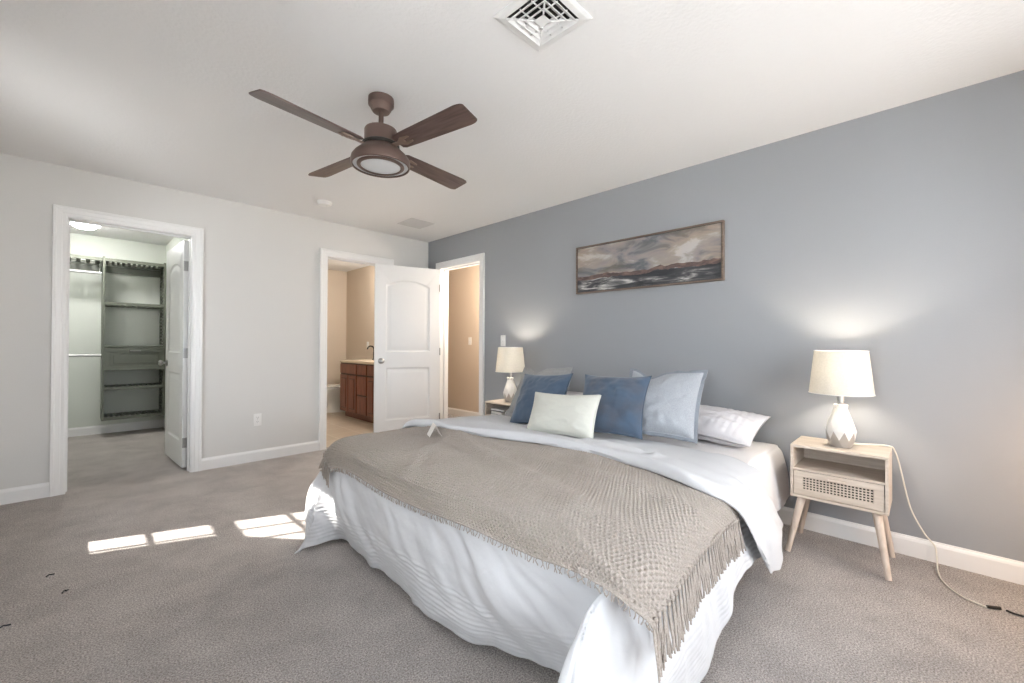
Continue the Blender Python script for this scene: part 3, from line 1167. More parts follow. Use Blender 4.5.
# ------------------------------------------------------------------ pillows
def pillow(name, label, base, w, h, thick, lean, yaw, roll, mats, seed, pinch=0.035, flange=0.0, pipe=0.0, dent=0.0, group=None, crease=0.006, chan=False):
    """a filled cushion; base = middle of its lower edge, lean back from vertical, local x to image right, y up, z to the viewer"""
    n = 90
    root = empty(name, label, 'pillow', base, 0, group)
    g = np.linspace(-1, 1, n)
    X_, Y_ = np.meshgrid(g, g)

    def shape(sx, sy):
        px = 1 - pinch * 2 / w * (1 - Y_ ** 2) * np.abs(X_) ** 3
        py = 1 - pinch * 2 / h * (1 - X_ ** 2) * np.abs(Y_) ** 3
        x = X_ * px * sx / 2
        y = Y_ * py * sy / 2
        return x, y
    x, y = shape(w, h)
    prof = np.clip((1 - np.abs(X_) ** 2.6) * (1 - np.abs(Y_) ** 2.6), 0, 1) ** 0.55
    # the weight settles in the lower half
    prof = prof * (1.0 - 0.16 * Y_)
    ang = np.arctan2(Y_, X_)
    rad = np.sqrt(X_ ** 2 + Y_ ** 2)
    wr = crease * (fbm(X_ * 2.2, Y_ * 2.2, seed, 3) + 0.7 * vnoise(ang * 5.0, rad * 1.4, seed + 3) * np.clip(rad - 0.3, 0, 1))
    if dent:
        prof = prof * (1 - dent * np.exp(-((X_ + 0.1) / 0.30) ** 2 - ((Y_ - 1.0) / 0.55) ** 2))
    if chan:
        wr = wr + 0.005 * np.clip((X_ - 0.15) * 5, 0, 1) * np.abs(np.sin(X_ * 26 + 1.5 * Y_ * Y_))
    ef = np.clip(1 - np.maximum(np.abs(X_), np.abs(Y_)) ** 6, 0, 1)
    zf_ = prof * thick / 2 + wr * ef
    zb_ = -prof * thick / 2 + crease * fbm(X_ * 2, Y_ * 2, seed + 9, 3) * ef
    y2 = y + h / 2
    if dent:
        y2 = y2 - dent * 0.16 * h * 1.7 * np.exp(-((X_ + 0.42) / 0.30) ** 2) * np.clip((Y_ + 0.2) / 1.2, 0, 1)
    F_ = np.stack([x, y2, np.maximum(zf_, zb_ + 0.001)], -1)
    B_ = np.stack([x, y2, zb_], -1)
    nv = n * n
    faces = np.concatenate([grid_faces(n, n)[:, ::-1], grid_faces(n, n) + nv])
    rim = [k for k in range(n)] + [r_ * n + n - 1 for r_ in range(1, n)] + [(n - 1) * n + k for k in range(n - 2, -1, -1)] + [r_ * n for r_ in range(n - 2, 0, -1)]
    rim = np.array(rim)
    r2_ = np.roll(rim, -1)
    faces = np.concatenate([faces, np.stack([rim, r2_, r2_ + nv, rim + nv], -1)])
    V = np.concatenate([F_.reshape(-1, 3), B_.reshape(-1, 3)])
    Wd = np.array([math.sin(yaw), -math.cos(yaw), 0.0])
    nb = np.array([math.cos(yaw), math.sin(yaw), 0.0])
    U = np.array([0, 0, math.cos(lean)]) + nb * math.sin(lean)
    W2 = math.cos(roll) * Wd + math.sin(roll) * U
    U2 = math.cos(roll) * U - math.sin(roll) * Wd
    Z = np.cross(W2, U2)

    def tw(Q):
        return Q[:, :1] * W2 + Q[:, 1:2] * U2 + Q[:, 2:3] * Z
    V = tw(V)
    mesh_np('cushion', V, faces, mats[0], root)
    edge = np.stack([x, y2, (zf_ + zb_) / 2], -1).reshape(-1, 3)[rim]
    if flange:
        cen = np.array([0, h / 2, 0])
        d = edge - cen
        ln = np.stack([d[:, 0] / (w / 2), d[:, 1] / (h / 2), 0 * d[:, 0]], -1)
        # outward offset along the box normal, mitred at the corners
        m_ = np.maximum(np.abs(ln[:, 0]), np.abs(ln[:, 1]))
        outv = np.stack([np.where(np.abs(ln[:, 0]) > m_ * 0.93, np.sign(ln[:, 0]), 0), np.where(np.abs(ln[:, 1]) > m_ * 0.93, np.sign(ln[:, 1]), 0), 0 * m_], -1)
        K = len(rim)
        wob = 0.010 * np.array([vnoise(np.array([k * 0.12]), np.array([1.0]), seed)[0] for k in range(K)])
        inn = edge - outv * 0.006
        out_ = edge + outv * flange
        out_[:, 2] += wob
        th = 0.004
        ring = [inn + [0, 0, th], out_ + [0, 0, th], out_ - [0, 0, th], inn - [0, 0, th]]
        V2 = tw(np.concatenate(ring))
        i = np.arange(K)
        j = np.roll(i, -1)
        fs = np.concatenate([np.stack([i + a * K, j + a * K, j + b * K, i + b * K], -1) for a, b in ((0, 1), (1, 2), (2, 3))])
        ob = mesh_np('flange', V2, fs, mats[1], root, smooth=False)
        ob['label'] = 'darker flat border of the pillow'
    if pipe:
        K = len(rim)
        mb = MB()
        E2 = tw(edge)
        pts = [Vector(p) for p in E2[::3]]
        pts.append(pts[0])
        mb.tube(pts, pipe, 6)
        mb.build('piping', mats[-1], root, True, 80)
    return root


pillow('sleeping_pillow', 'white sleeping pillow lying at the head of the bed nearest the right nightstand', (-0.43, -3.520, 0.560), 0.70, 0.35, 0.15, 1.16, 0.03, -0.11, [M['pillow_white']], 61, 0.02, crease=0.012, chan=True)
pillow('sleeping_pillow', 'white sleeping pillow mostly hidden behind the left grey and blue pillows', (-0.46, -2.36, 0.560), 0.70, 0.36, 0.14, 1.15, 0.03, 0.0, [M['pillow_white']], 67, 0.02, crease=0.010)
pillow('euro_pillow', 'light grey linen pillow with dark border leaning right of the slate blue pillow', (-0.685, -3.400, 0.574), 0.465, 0.465, 0.16, 0.62, 0.128, 0.012, [M['pillow_grey'], M['pillow_grey_edge']], 71, 0.020, flange=0.018, dent=0.45, crease=0.010)
pillow('euro_pillow', 'grey linen pillow behind the left blue pillow beside the lamp', (-0.66, -2.362, 0.566), 0.44, 0.425, 0.14, 0.62, 0.043, 0.05, [M['pillow_taupe'], M['pillow_taupe']], 73, 0.010, flange=0.026, dent=0.4)
pillow('throw_pillow', 'slate blue velvet pillow right of the cream pillow', (-0.875, -3.178, 0.566), 0.452, 0.432, 0.15, 0.588, 0.188, 0.027, [M['pillow_blue_sheen']], 79, 0.022, crease=0.008)
pillow('throw_pillow', 'blue velvet pillow left of and behind the cream pillow', (-0.91, -2.614, 0.552), 0.437, 0.42, 0.15, 0.544, 0.053, 0.065, [M['pillow_blue']], 83, 0.022, crease=0.008)
pillow('lumbar_pillow', 'small cream rectangular pillow in front of the two blue pillows', (-1.055, -2.945, 0.562), 0.515, 0.272, 0.12, 0.415, -0.008, 0.053, [M['pillow_cream'], M['pillow_cream']], 89, 0.012, crease=0.005, pipe=0.004)

# ---- folded card on the throw
l_, n_, i_, d_ = throw_bvh.ray_cast(Vector((-1.64, -2.47, 1.0)), Vector((0, 0, -1)))
cz = l_.z if l_ is not None else 0.57
mb = MB()
for s in (-1, 1):
    m_ = Matrix.Translation((0, 0, 0.070)) @ Matrix.Rotation(s * R(28), 4, 'X')
    mb.box((-0.045, -0.0006, -0.078), (0.045, 0.0006, 0), mtx=m_)
card = mb.build('place_card', M['paper'], loc=(-1.64, -2.475, cz + 0.007))
card.rotation_euler = (0, 0, R(66))
tag(card, 'small white folded paper card standing on the taupe throw', 'card')


# ================================================================== nightstands
def bent(pts, n=60):
    C = np.array(pts, float)[:, None, :]
    A = cr_matrix(len(pts), n)
    return [Vector(p) for p in np.einsum('ti,ijk->tk', A, C)]


def nightstand(name, label, locn, wy):
    """local frame: +x towards the wall, +y to image left; origin on the floor in the middle"""
    r = empty(name, label, 'nightstand', locn, 0)
    D_, z0, z1, t = 0.30, 0.290, 0.577, 0.014
    w = wy / 2
    c = MB()
    c.box((-D_ / 2, -w, z1 - t), (D_ / 2, w, z1), 0.002)
    c.box((-D_ / 2, -w, z0), (D_ / 2, w, z0 + t), 0.002)
    for s in (-1, 1):
        a, b = sorted((s * w, s * (w - t)))
        c.box((-D_ / 2, a, z0 + t), (D_ / 2, b, z1 - t), 0.002)
    c.box((-D_ / 2 + 0.004, -w + t, 0.438), (D_ / 2 - 0.008, w - t, 0.450), 0.001)
    c.build('case', M['oak'], r)
    MB().box((D_ / 2 - 0.009, -w + t, z0 + t), (D_ / 2 - 0.003, w - t, z1 - t)).build('back_panel', M['oak'], r)
    # drawer: frame round a woven cane mesh
    x0, x1 = -D_ / 2 + 0.002, -D_ / 2 + 0.016
    dz0, dz1, dw = z0 + t + 0.003, 0.435, w - t - 0.003
    fw = 0.030
    d = MB()
    d.box((x0, -dw, dz0), (x1, dw, dz0 + fw), 0.002)
    d.box((x0, -dw, dz1 - fw), (x1, dw, dz1), 0.002)
    d.box((x0, -dw, dz0 + fw), (x1, -dw + fw * 1.3, dz1 - fw), 0.002)
    d.box((x0, dw - fw * 1.3, dz0 + fw), (x1, dw, dz1 - fw), 0.002)
    dr = d.build('drawer', M['oak'], r)
    dr2 = MB()
    dr2.box((x1, -dw + 0.01, dz0 + 0.004), (D_ / 2 - 0.03, dw - 0.01, dz1 - 0.01))
    dr2.build('drawer_box', M['cane_hole_shade'], dr)
    cm = MB()
    ya, yb, za, zb = -dw + fw * 1.3, dw - fw * 1.3, dz0 + fw, dz1 - fw
    ny, nz = 20, 5
    for k in range(ny + 1):
        y = ya + (yb - ya) * k / ny
        cm.box((x0 + 0.005, y - 0.0028, za), (x0 + 0.008, y + 0.0028, zb))
    for k in range(nz + 1):
        z = za + (zb - za) * k / nz
        cm.box((x0 + 0.004, ya, z - 0.0028), (x0 + 0.007, yb, z + 0.0028))
    cm.build('cane_mesh', M['oak'], dr)
    h = MB().box((x0 - 0.020, -0.042, dz1 - 0.024), (x0 - 0.008, 0.042, dz1 - 0.010), 0.004)
    for s in (-0.03, 0.03):
        h.box((x0 - 0.010, s - 0.006, dz1 - 0.021), (x0 + 0.001, s + 0.006, dz1 - 0.013))
    h.build('handle', M['oak_leg'], dr)
    for sx, fx in ((-0.105, -0.205), (0.085, 0.115)):
        for s in (-1, 1):
            MB().cone((fx, s * (w + 0.002), 0.0), (sx, s * (w - 0.048), z0 + 0.001), 0.0125, 0.020, 24).build('leg', M['oak_leg'], r, True)
    return r


ns = nightstand('nightstand', 'pale oak nightstand with cane drawer right of the bed, cord hanging beside it', (-0.205, -4.245, 0), 0.41)
ns2 = copy_tree(ns)
ns2.location = (-0.245, -1.745, 0)
ns2['label'] = 'pale oak nightstand holding books on the far side of the bed near the doorway'
for o in (ns, ns2):
    o['group'] = 'nightstands either side of the bed'


# ================================================================== table lamps
def lamp(name, label, locn, rz=0.0):
    r = empty(name, label, 'lamp', locn, rz)
    n = 9
    rings = [(0.046, 0.0, 0), (0.0620, 0.040, 0.5), (0.0690, 0.088, 0), (0.0300, 0.208, 0), (0.0335, 0.228, 0), (0.024, 0.231, 0), (0.020, 0.222, 0)]
    vs, fs, mi = [], [], []
    for (rad, z, ph) in rings:
        for k in range(n):
            a = 2 * PI * (k + ph) / n
            vs.append((rad * math.cos(a), rad * math.sin(a), z))
    t = bmesh.new()
    bv = [t.verts.new(v_) for v_ in vs]

    def add(idx, m_):
        f = t.faces.new([bv[i] for i in idx])
        f.material_index = m_
    for k in range(n):
        k2 = (k + 1) % n
        A_ = lambda i, q: i * n + q % n
        add((A_(0, k), A_(0, k2), A_(1, k)), 1)
        add((A_(1, k), A_(0, k2), A_(1, k2)), 1)
        # second band: ring1 sits half a step later than ring2
        add((A_(1, k), A_(2, k2), A_(2, k)), 0)
        add((A_(1, k), A_(1, k2), A_(2, k2)), 1)
        # tall facets, each creased down its middle
        mx_ = t.verts.new((bv[A_(2, k)].co + bv[A_(2, k2)].co) * 0.30 + (bv[A_(3, k)].co + bv[A_(3, k2)].co) * 0.20)
        mx_.co.x *= 1.13
        mx_.co.y *= 1.13
        for tri in ((bv[A_(2, k)], bv[A_(2, k2)], mx_), (bv[A_(2, k2)], bv[A_(3, k2)], mx_), (bv[A_(3, k2)], bv[A_(3, k)], mx_), (bv[A_(3, k)], bv[A_(2, k)], mx_)):
            t.faces.new(tri).material_index = 0
        for j in range(3, 6):
            add((A_(j, k), A_(j, k2), A_(j + 1, k2), A_(j + 1, k)), 0)
    t.faces.new([bv[k] for k in range(n - 1, -1, -1)]).material_index = 1
    bmesh.ops.recalc_face_normals(t, faces=t.faces)
    me = bpy.data.meshes.new('vase_base')
    t.to_mesh(me)
    t.free()
    me.materials.append(M['ceramic'])
    me.materials.append(M['ceramic_grey'])
    b = bpy.data.objects.new('vase_base', me)
    COL.objects.link(b)
    b.parent = r
    s = MB()
    s.lathe([(0.0, 0.215), (0.012, 0.215), (0.012, 0.245), (0.016, 0.247), (0.016, 0.370), (0.014, 0.378), (0, 0.378)], 20)
    s.build('socket', M['nickel'], r, True)
    MB().lathe([(0, 0.378), (0.012, 0.380), (0.017, 0.398), (0.028, 0.420), (0.029, 0.434), (0.021, 0.452), (0, 0.460)], 20).build('bulb', M['bulb'], r, True)
    # shade: a thin double-walled drum, open at both ends
    sh = MB()
    sh.lathe([(0.143, 0.288), (0.1185, 0.518), (0.1170, 0.518), (0.1415, 0.288), (0.143, 0.288)], 64, cap=False)
    so = sh.build('lamp_shade', M['shade'], r, True, 40)
    ring = lambda rr, z: [(rr * math.cos(a), rr * math.sin(a), z) for a in np.linspace(0, 2 * PI, 65)]
    MB().tube(ring(0.1185, 0.518), 0.0016, 6).build('shade_ring', M['plastic'], so, True)
    rim = MB().tube(ring(0.1435, 0.288), 0.0016, 6)
    for a in (0, 2 * PI / 3, 4 * PI / 3):
        rim.tube([(0.014 * math.cos(a), 0.014 * math.sin(a), 0.300), (0.08 * math.cos(a), 0.08 * math.sin(a), 0.298), (0.1432 * math.cos(a), 0.1432 * math.sin(a), 0.289)], 0.0014, 6)
    rim.build('shade_support', M['plastic'], so, True)
    return r


la = lamp('table_lamp', 'white faceted table lamp on the right nightstand with cord running to the floor', (-0.235, -4.250, 0.578))
lb = copy_tree(la)
lb.location = (-0.245, -1.738, 0.578)
lb.rotation_euler = (0, 0, 0.2)
lb['label'] = 'white faceted table lamp on the left nightstand near the doorway'
for o in (la, lb):
    o['group'] = 'bedside lamps'
cp = bent([(-0.17, -4.262, 0.582), (-0.10, -4.34, 0.583), (-0.055, -4.435, 0.582), (-0.045, -4.462, 0.555), (-0.030, -4.485, 0.45), (-0.022, -4.508, 0.32), (-0.020, -4.53, 0.235), (-0.022, -4.575, 0.14), (-0.030, -4.612, 0.09),
           (-0.055, -4.620, 0.03), (-0.14, -4.622, 0.006), (-0.26, -4.640, 0.005), (-0.36, -4.695, 0.005), (-0.40, -4.765, 0.005)], 120)
mb = MB()
mb.tube([p - la.location for p in cp], 0.0035, 8)
cd = mb.build('cord', M['cord_clear'], la, True)
cd['label'] = 'clear cord trailing down the wall onto the carpet'
pts = [Vector((-0.398, -4.765, 0.008)), Vector((-0.380, -4.805, 0.010))]
MB().tube([p - la.location for p in pts], 0.0065, 10).build('plug', M['black'], la, True)
ext = MB().tube(bent([(-0.374, -4.822, 0.006), (-0.385, -4.85, 0.006), (-0.37, -4.90, 0.006), (-0.31, -4.98, 0.006), (-0.16, -5.08, 0.006), (-0.03, -5.12, 0.03)], 40), 0.0042, 8).build('extension_cord', M['black'], None, True)
tag(ext, 'black cord on the carpet at the right edge beyond the clear lamp cord', 'cord')

# books and a small round device on the far nightstand's shelf
NX, NY = ns2.location.x, ns2.location.y


def book(name, label, c, size, rz, tilt, cover):
    r = empty(name, label, 'book', c, rz)
    r.rotation_euler = (tilt, 0, rz)
    a, b, t = size
    MB().box((-a / 2, -b / 2, 0), (a / 2, b / 2, 0.0025)).box((-a / 2, -b / 2, t - 0.0025), (a / 2, b / 2, t)).box((-a / 2, b / 2 - 0.003, 0), (a / 2, b / 2, t)).build('cover', cover, r)
    MB().box((-a / 2 + 0.003, -b / 2 + 0.003, 0.0025), (a / 2 - 0.003, b / 2 - 0.003, t - 0.0025)).build('pages', M['book_page'], r)
    return r


book('book', 'white book lying tilted on top of the dark book in the far nightstand', (NX - 0.030, NY + 0.075, 0.4985), (0.20, 0.15, 0.012), R(12), R(3), M['book_white'])
book('book', 'dark book with white pages lying under the tilted white book', (NX - 0.035, NY + 0.045, 0.4645), (0.21, 0.17, 0.030), R(-6), 0, M['book_dark'])
book('book', 'white book at the bottom of the stack on the far nightstand shelf', (NX - 0.045, NY + 0.03, 0.4505), (0.20, 0.19, 0.013), R(-10), 0, M['book_white'])
dv = empty('round_face_device', 'small white device with dark round face beside the books in the far nightstand', 'clock', (NX + 0.02, NY - 0.085, 0.4505))  # unidentified small white box with a dark disc on its front
MB().box((-0.02, -0.038, 0.0), (0.02, 0.038, 0.085), 0.012).build('body', M['plastic'], dv, True)
MB().lathe([(0.024, 0), (0.024, 0.003), (0, 0.003)], 28, mtx=Matrix.Translation((-0.0195, 0, 0.044)) @ Matrix.Rotation(-PI / 2, 4, 'Y')).build('device_face', M['black'], dv, True)

# ================================================================== painting
pa = empty('painting', 'long horizontal seascape painting in a thin brown frame on the blue wall', 'painting', (-0.002, -2.968, 1.784))
pw, ph, pd, ft = 1.236, 0.415, 0.034, 0.011
f_ = MB()
for (y0, y1, z0, z1) in ((-pw / 2, pw / 2, ph / 2 - ft, ph / 2), (-pw / 2, pw / 2, -ph / 2, -ph / 2 + ft), (-pw / 2, -pw / 2 + ft, -ph / 2 + ft, ph / 2 - ft), (pw / 2 - ft, pw / 2, -ph / 2 + ft, ph / 2 - ft)):
    f_.box((-pd, y0, z0), (0, y1, z1), 0.001)
f_.build('frame', M['frame_wood'], pa)
MB().box((-pd + 0.010, -pw / 2 + ft, -ph / 2 + ft), (-0.001, pw / 2 - ft, ph / 2 - ft)).build('shadow_gap', M['frame_edge'], pa)
MB().box((-pd + 0.005, -pw / 2 + ft + 0.006, -ph / 2 + ft + 0.006), (-pd + 0.012, pw / 2 - ft - 0.006, ph / 2 - ft - 0.006)).build('canvas', M['painting'], pa)

# ================================================================== ceiling fan
FANZ = H
fan = empty('ceiling_fan', 'bronze four-blade ceiling fan with round light kit', 'fan', (-2.01, -2.495, FANZ))
MB().lathe([(0.066, 0.0), (0.067, -0.020), (0.066, -0.038), (0.058, -0.046), (0.052, -0.060), (0.044, -0.072), (0.026, -0.076), (0.0, -0.076)][::-1], 48).build('canopy', M['bronze'], fan, True)
MB().lathe([(0.013, -0.168), (0.013, -0.070)], 24).lathe([(0.026, -0.168), (0.021, -0.152), (0.013, -0.144)], 24).build('downrod', M['bronze'], fan, True)
MB().lathe([(0.080, -0.246), (0.085, -0.242), (0.085, -0.176), (0.081, -0.169), (0.022, -0.155), (0, -0.155)], 56).build('motor_housing', M['bronze'], fan, True)
MB().lathe([(0.094, -0.266), (0.097, -0.263), (0.097, -0.250), (0.092, -0.246), (0.05, -0.246)], 56, cap=False).build('flywheel', M['black'], fan, True)
MB().lathe([(0.1425, -0.366), (0.146, -0.369), (0.151, -0.366), (0.154, -0.345), (0.150, -0.326), (0.136, -0.306), (0.116, -0.287), (0.099, -0.272), (0.094, -0.266)], 64, cap=False).build('light_housing', M['bronze'], fan, True)
MB().lathe([(0.120, -0.3600), (0.1425, -0.3600), (0.1425, -0.350), (0.119, -0.350)], 64, cap=False).build('glow_ring', M['lens'], fan, True)
MB().lathe([(0.102, -0.366), (0.106, -0.370), (0.116, -0.369), (0.122, -0.364), (0.122, -0.350), (0.10, -0.350)], 64, cap=False).build('lens_rim', M['bronze'], fan, True)
MB().lathe([(0, -0.3665), (0.06, -0.3665), (0.098, -0.3655), (0.104, -0.363), (0.104, -0.352), (0, -0.352)], 64).build('light_lens', M['lens'], fan, True)
proto = None
for k in range(4):
    if proto is None:
        b = MB()
        poly = []
        r0, r1 = 0.135, 0.632
        top = [(r0, 0.040), (r0 + 0.02, 0.050), (r0 + 0.10, 0.054), (r1 - 0.05, 0.066)]
        arc = [(r1 - 0.05 + 0.050 * math.sin(a), 0.066 - 0.018 + 0.018 * math.cos(a)) for a in np.linspace(0.2, PI / 2, 6)]
        poly = top + arc
        poly = poly + [(x, -y) for x, y in reversed(poly)]
        b.prism(poly, 0.007, 0.0015, mtx=Matrix.Translation((0, 0, -0.0035)))
        bl = b.build('blade', M['fan_blade'], fan)
        ir = MB()
        ir.prism([(0.085, 0.016), (0.150, 0.011), (0.185, 0.030), (0.235, 0.022), (0.240, 0.012), (0.195, 0.010), (0.195, -0.010), (0.240, -0.012), (0.235, -0.022), (0.185, -0.030), (0.150, -0.011), (0.085, -0.016)], 0.006, 0.001, mtx=Matrix.Translation((0, 0, -0.011)))
        for px, py in ((0.215, 0.018), (0.215, -0.018), (0.185, 0.0)):
            ir.lathe([(0.005, -0.014), (0.005, -0.010)], 10, mtx=Matrix.Translation((px, py, 0)))
        irn = ir.build('blade_iron', M['bronze_light'], bl)
        proto = bl
    else:
        bl = copy_tree(proto, fan)
    bl.location = (0, 0, -0.272)
    bl.rotation_euler = Euler((R(-12), 0, R(9 + 90 * k)), 'XYZ')

# ================================================================== ceiling fixtures
# large square diffuser
dfx = empty('air_vent', 'large white square louvred air vent in the ceiling at the top of the view', 'vent', (-1.84, -3.483, H))
hs = 0.141
t_ = MB()
prof = [(hs, 0.0), (hs, -0.004), (hs - 0.012, -0.008), (hs - 0.034, -0.010), (hs - 0.036, 0.0)]


def square_ring(mb, prof):
    vs, fs = [], []
    n = len(prof)
    for (sx, sy) in ((-1, -1), (1, -1), (1, 1), (-1, 1)):
        for a, z in prof:
            vs.append((sx * a, sy * a, z))
    for c in range(4):
        c2 = (c + 1) % 4
        for k in range(n - 1):
            fs.append((c * n + k, c * n + k + 1, c2 * n + k + 1, c2 * n + k))
    mb.faces(vs, fs)


square_ring(t_, prof)
t_.build('frame', M['vent'], dfx)
MB().box((-hs + 0.034, -hs + 0.034, -0.0015), (hs - 0.034, hs - 0.034, -0.0005)).build('duct_opening', M['vent_dark'], dfx)
for a in (0.098, 0.072, 0.047):
    m_ = MB()
    square_ring(m_, [(a - 0.020, -0.002), (a + 0.002, -0.019), (a + 0.004, -0.0175), (a - 0.018, -0.001)])
    m_.build('louvre', M['vent'], dfx)
c_ = MB()
square_ring(c_, [(0.001, -0.0175), (0.024, -0.0175), (0.024, -0.0155), (0.001, -0.0155)])
c_.build('centre_plate', M['vent'], dfx)
for sx, sy in ((-1, -1), (1, -1), (1, 1), (-1, 1)):
    MB().tube([(sx * 0.024, sy * 0.024, -0.0165), (sx * 0.105, sy * 0.105, -0.0085)], 0.0035, 6).build('brace', M['vent'], dfx)
for k in range(4):
    m_ = Matrix.Rotation(k * PI / 2, 4, 'Z')
    for y in (-0.03, 0.03):
        MB().box((0.03, y - 0.002, -0.013), (0.100, y + 0.002, -0.009), mtx=m_).build('spacer', M['vent'], dfx)
# return grille near the corner
rg = empty('ceiling_grille', 'small flat rectangular grille in the ceiling near the corner', 'vent', (-0.585, -0.62, H))
m_ = MB()
square_ring(m_, [(0.145, 0.0), (0.143, -0.006), (0.122, -0.007), (0.120, -0.001)])
m_.build('frame', M['grille'], rg)
m_ = MB()
for k in range(12):
    y = -0.115 + 0.23 * (k + 0.5) / 12
    m_.box((-0.121, y - 0.0075, -0.0045), (0.121, y + 0.0075, -0.0030), mtx=None)
m_.build('slats', M['grille'], rg)
MB().box((-0.121, -0.121, -0.0012), (0.121, 0.121, -0.0004)).build('backing', M['slot'], rg)
sm = empty('smoke_detector', 'white round smoke detector on the ceiling above the white wall', 'smoke detector', (-1.555, -0.595, H))
MB().lathe([(0, -0.034), (0.030, -0.034), (0.052, -0.029), (0.060, -0.018), (0.062, -0.008), (0.068, -0.007), (0.068, 0.0)], 40).build('cover', M['plastic'], sm, True)
MB().lathe([(0, -0.0365), (0.008, -0.0365), (0.009, -0.033)], 16, mtx=Matrix.Translation((0.015, -0.015, 0))).build('test_button', M['vent'], sm, True)


# ================================================================== plates on the walls
def plate(name, label, cat, locn, rz, kind):
    """local: plate in the xz plane facing -y"""
    r = empty(name, label, cat, locn, rz)
    MB().box((-0.035, -0.006, -0.0575), (0.035, 0.0, 0.0575), 0.003).build('cover_plate', M['plastic'], r, True)
    if kind == 'outlet':
        for z in (-0.020, 0.020):
            s = MB().prism([(0.0165 * math.cos(a), max(-0.0125, min(0.0125, 0.0165 * math.sin(a)))) for a in np.linspace(0, 2 * PI, 25)[:-1]], 0.002, mtx=Matrix.Translation((0, -0.006, z)) @ Matrix.Rotation(PI / 2, 4, 'X'))
            rc = s.build('receptacle', M['plastic'], r)
            q = MB()
            for x in (-0.0065, 0.0065):
                q.box((x - 0.0012, -0.0086, z + 0.000), (x + 0.0012, -0.0079, z + 0.008))
            q.lathe([(0.0024, 0), (0.0024, 0.0006), (0, 0.0006)], 10, mtx=Matrix.Translation((0, -0.008, z - 0.006)) @ Matrix.Rotation(PI / 2, 4, 'X'))
            q.build('slots', M['slot'], rc)
    else:
        MB().box((-0.006, -0.008, -0.013), (0.006, -0.005, 0.013)).build('slot_frame', M['vent'], r)
        MB().box((-0.004, -0.017, -0.001), (0.004, -0.006, 0.009), 0.001, mtx=Matrix.Rotation(R(-18), 4, 'X')).build('toggle', M['plastic'], r)
    for z in ((0,) if kind == 'outlet' else (-0.042, 0.042)):
        MB().lathe([(0.003, 0), (0.003, 0.001), (0, 0.0012)], 10, mtx=Matrix.Translation((0, -0.006, z)) @ Matrix.Rotation(PI / 2, 4, 'X')).build('screw', M['nickel'], r)
    return r


plate('wall_outlet', 'white electrical outlet low on the white wall between the two doorways', 'outlet', (-1.937, 0.0, 0.393), 0, 'outlet')
plate('light_switch', 'white light switch on the blue wall above the far lamp', 'light switch', (0.0, -1.388, 1.165), -PI / 2, 'switch')
plate('light_switch', 'white light switch on the beige hall wall seen through the doorway', 'light switch', (HX, 0.41, 1.176), -PI / 2, 'switch')
plate('light_switch', 'white switch plate on the bathroom wall above the vanity', 'light switch', (BX1, 2.12, 1.105), -PI / 2, 'switch')

# ================================================================== closet
org = empty('closet_organizer', 'dark green shelving tower with slatted shelves and a drawer in the closet', 'shelving unit', (-2.665, 2.52, 0))
OX0, OX1, OY0, OY1, OZ0, OZ1 = -0.29, 0.29, -0.19, 0.195, 0.205, 2.145
m_ = MB()
m_.box((OX0, OY0, OZ0), (OX0 + 0.022, OY1, OZ1), 0.002)
m_.build('side_panel', M['organizer'], org)
m_ = MB()
m_.box((OX1 - 0.022, OY0, OZ0), (OX1, OY0 + 0.045, OZ1), 0.002)
m_.box((OX1 - 0.022, OY1 - 0.045, OZ0), (OX1, OY1, OZ1), 0.002)
for k in range(44):
    z = OZ0 + 0.02 + k * 0.0435
    if z + 0.02 < OZ1:
        m_.box((OX1 - 0.019, OY0 + 0.04, z), (OX1 - 0.004, OY1 - 0.04, z + 0.020))
m_.build('ladder_side', M['organizer'], org)


def slat_shelf(mb, x0, x1, y0, y1, z, n, rail=0.038):
    mb.box((x0, y0, z - rail), (x1, y0 + 0.018, z), 0.002)
    mb.box((x0, y1 - 0.018, z - rail), (x1, y1, z), 0.002)
    w = (x1 - x0) / n
    for k in range(n):
        xa = x0 + w * (k + 0.28)
        mb.box((xa, y0 + 0.015, z - 0.024), (xa + w * 0.44, y1 - 0.015, z - 0.006))


for z in (2.130, 1.612, 0.600, 0.245):
    m_ = MB()
    slat_shelf(m_, OX0 + 0.022, OX1 - 0.022, OY0 + 0.002, OY1 - 0.002, z, 11)
    m_.build('slatted_shelf', M['organizer'], org)
MB().box((OX0 + 0.022, OY0 + 0.002, 1.070), (OX1 - 0.022, OY1 - 0.002, 1.092), 0.002).build('solid_shelf', M['organizer'], org)
MB().box((OX0 + 0.022, OY1 - 0.022, 2.00), (OX1 - 0.022, OY1, 2.085), 0.002).build('back_rail', M['organizer'], org)
dd = MB().box((OX0 + 0.030, OY0 + 0.01, 0.800), (OX1 - 0.030, OY1 - 0.03, 1.060))
dd.box((OX0 + 0.018, OY0 - 0.014, 0.795), (OX1 - 0.018, OY0 + 0.006, 1.064), 0.004)
drw = dd.build('drawer', M['organizer'], org)
fx0, fx1, fz0, fz1 = OX0 + 0.018, OX1 - 0.018, 0.795, 1.064
m_ = MB()
lv = [(0.050, -0.0140), (0.056, -0.004), (0.066, -0.004), (0.085, -0.016), (0.09, -0.016)]
vs, fs = [], []
for (i, d) in lv:
    vs += [(fx0 + i, OY0 + d - 0.0005, fz0 + i), (fx1 - i, OY0 + d - 0.0005, fz0 + i), (fx1 - i, OY0 + d - 0.0005, fz1 - i), (fx0 + i, OY0 + d - 0.0005, fz1 - i)]
for a in range(len(lv) - 1):
    for k in range(4):
        fs.append((a * 4 + k, a * 4 + (k + 1) % 4, a * 4 + 4 + (k + 1) % 4, a * 4 + 4 + k))
fs.append(tuple(range(len(lv) * 4 - 4, len(lv) * 4)))
m_.faces(vs, fs)
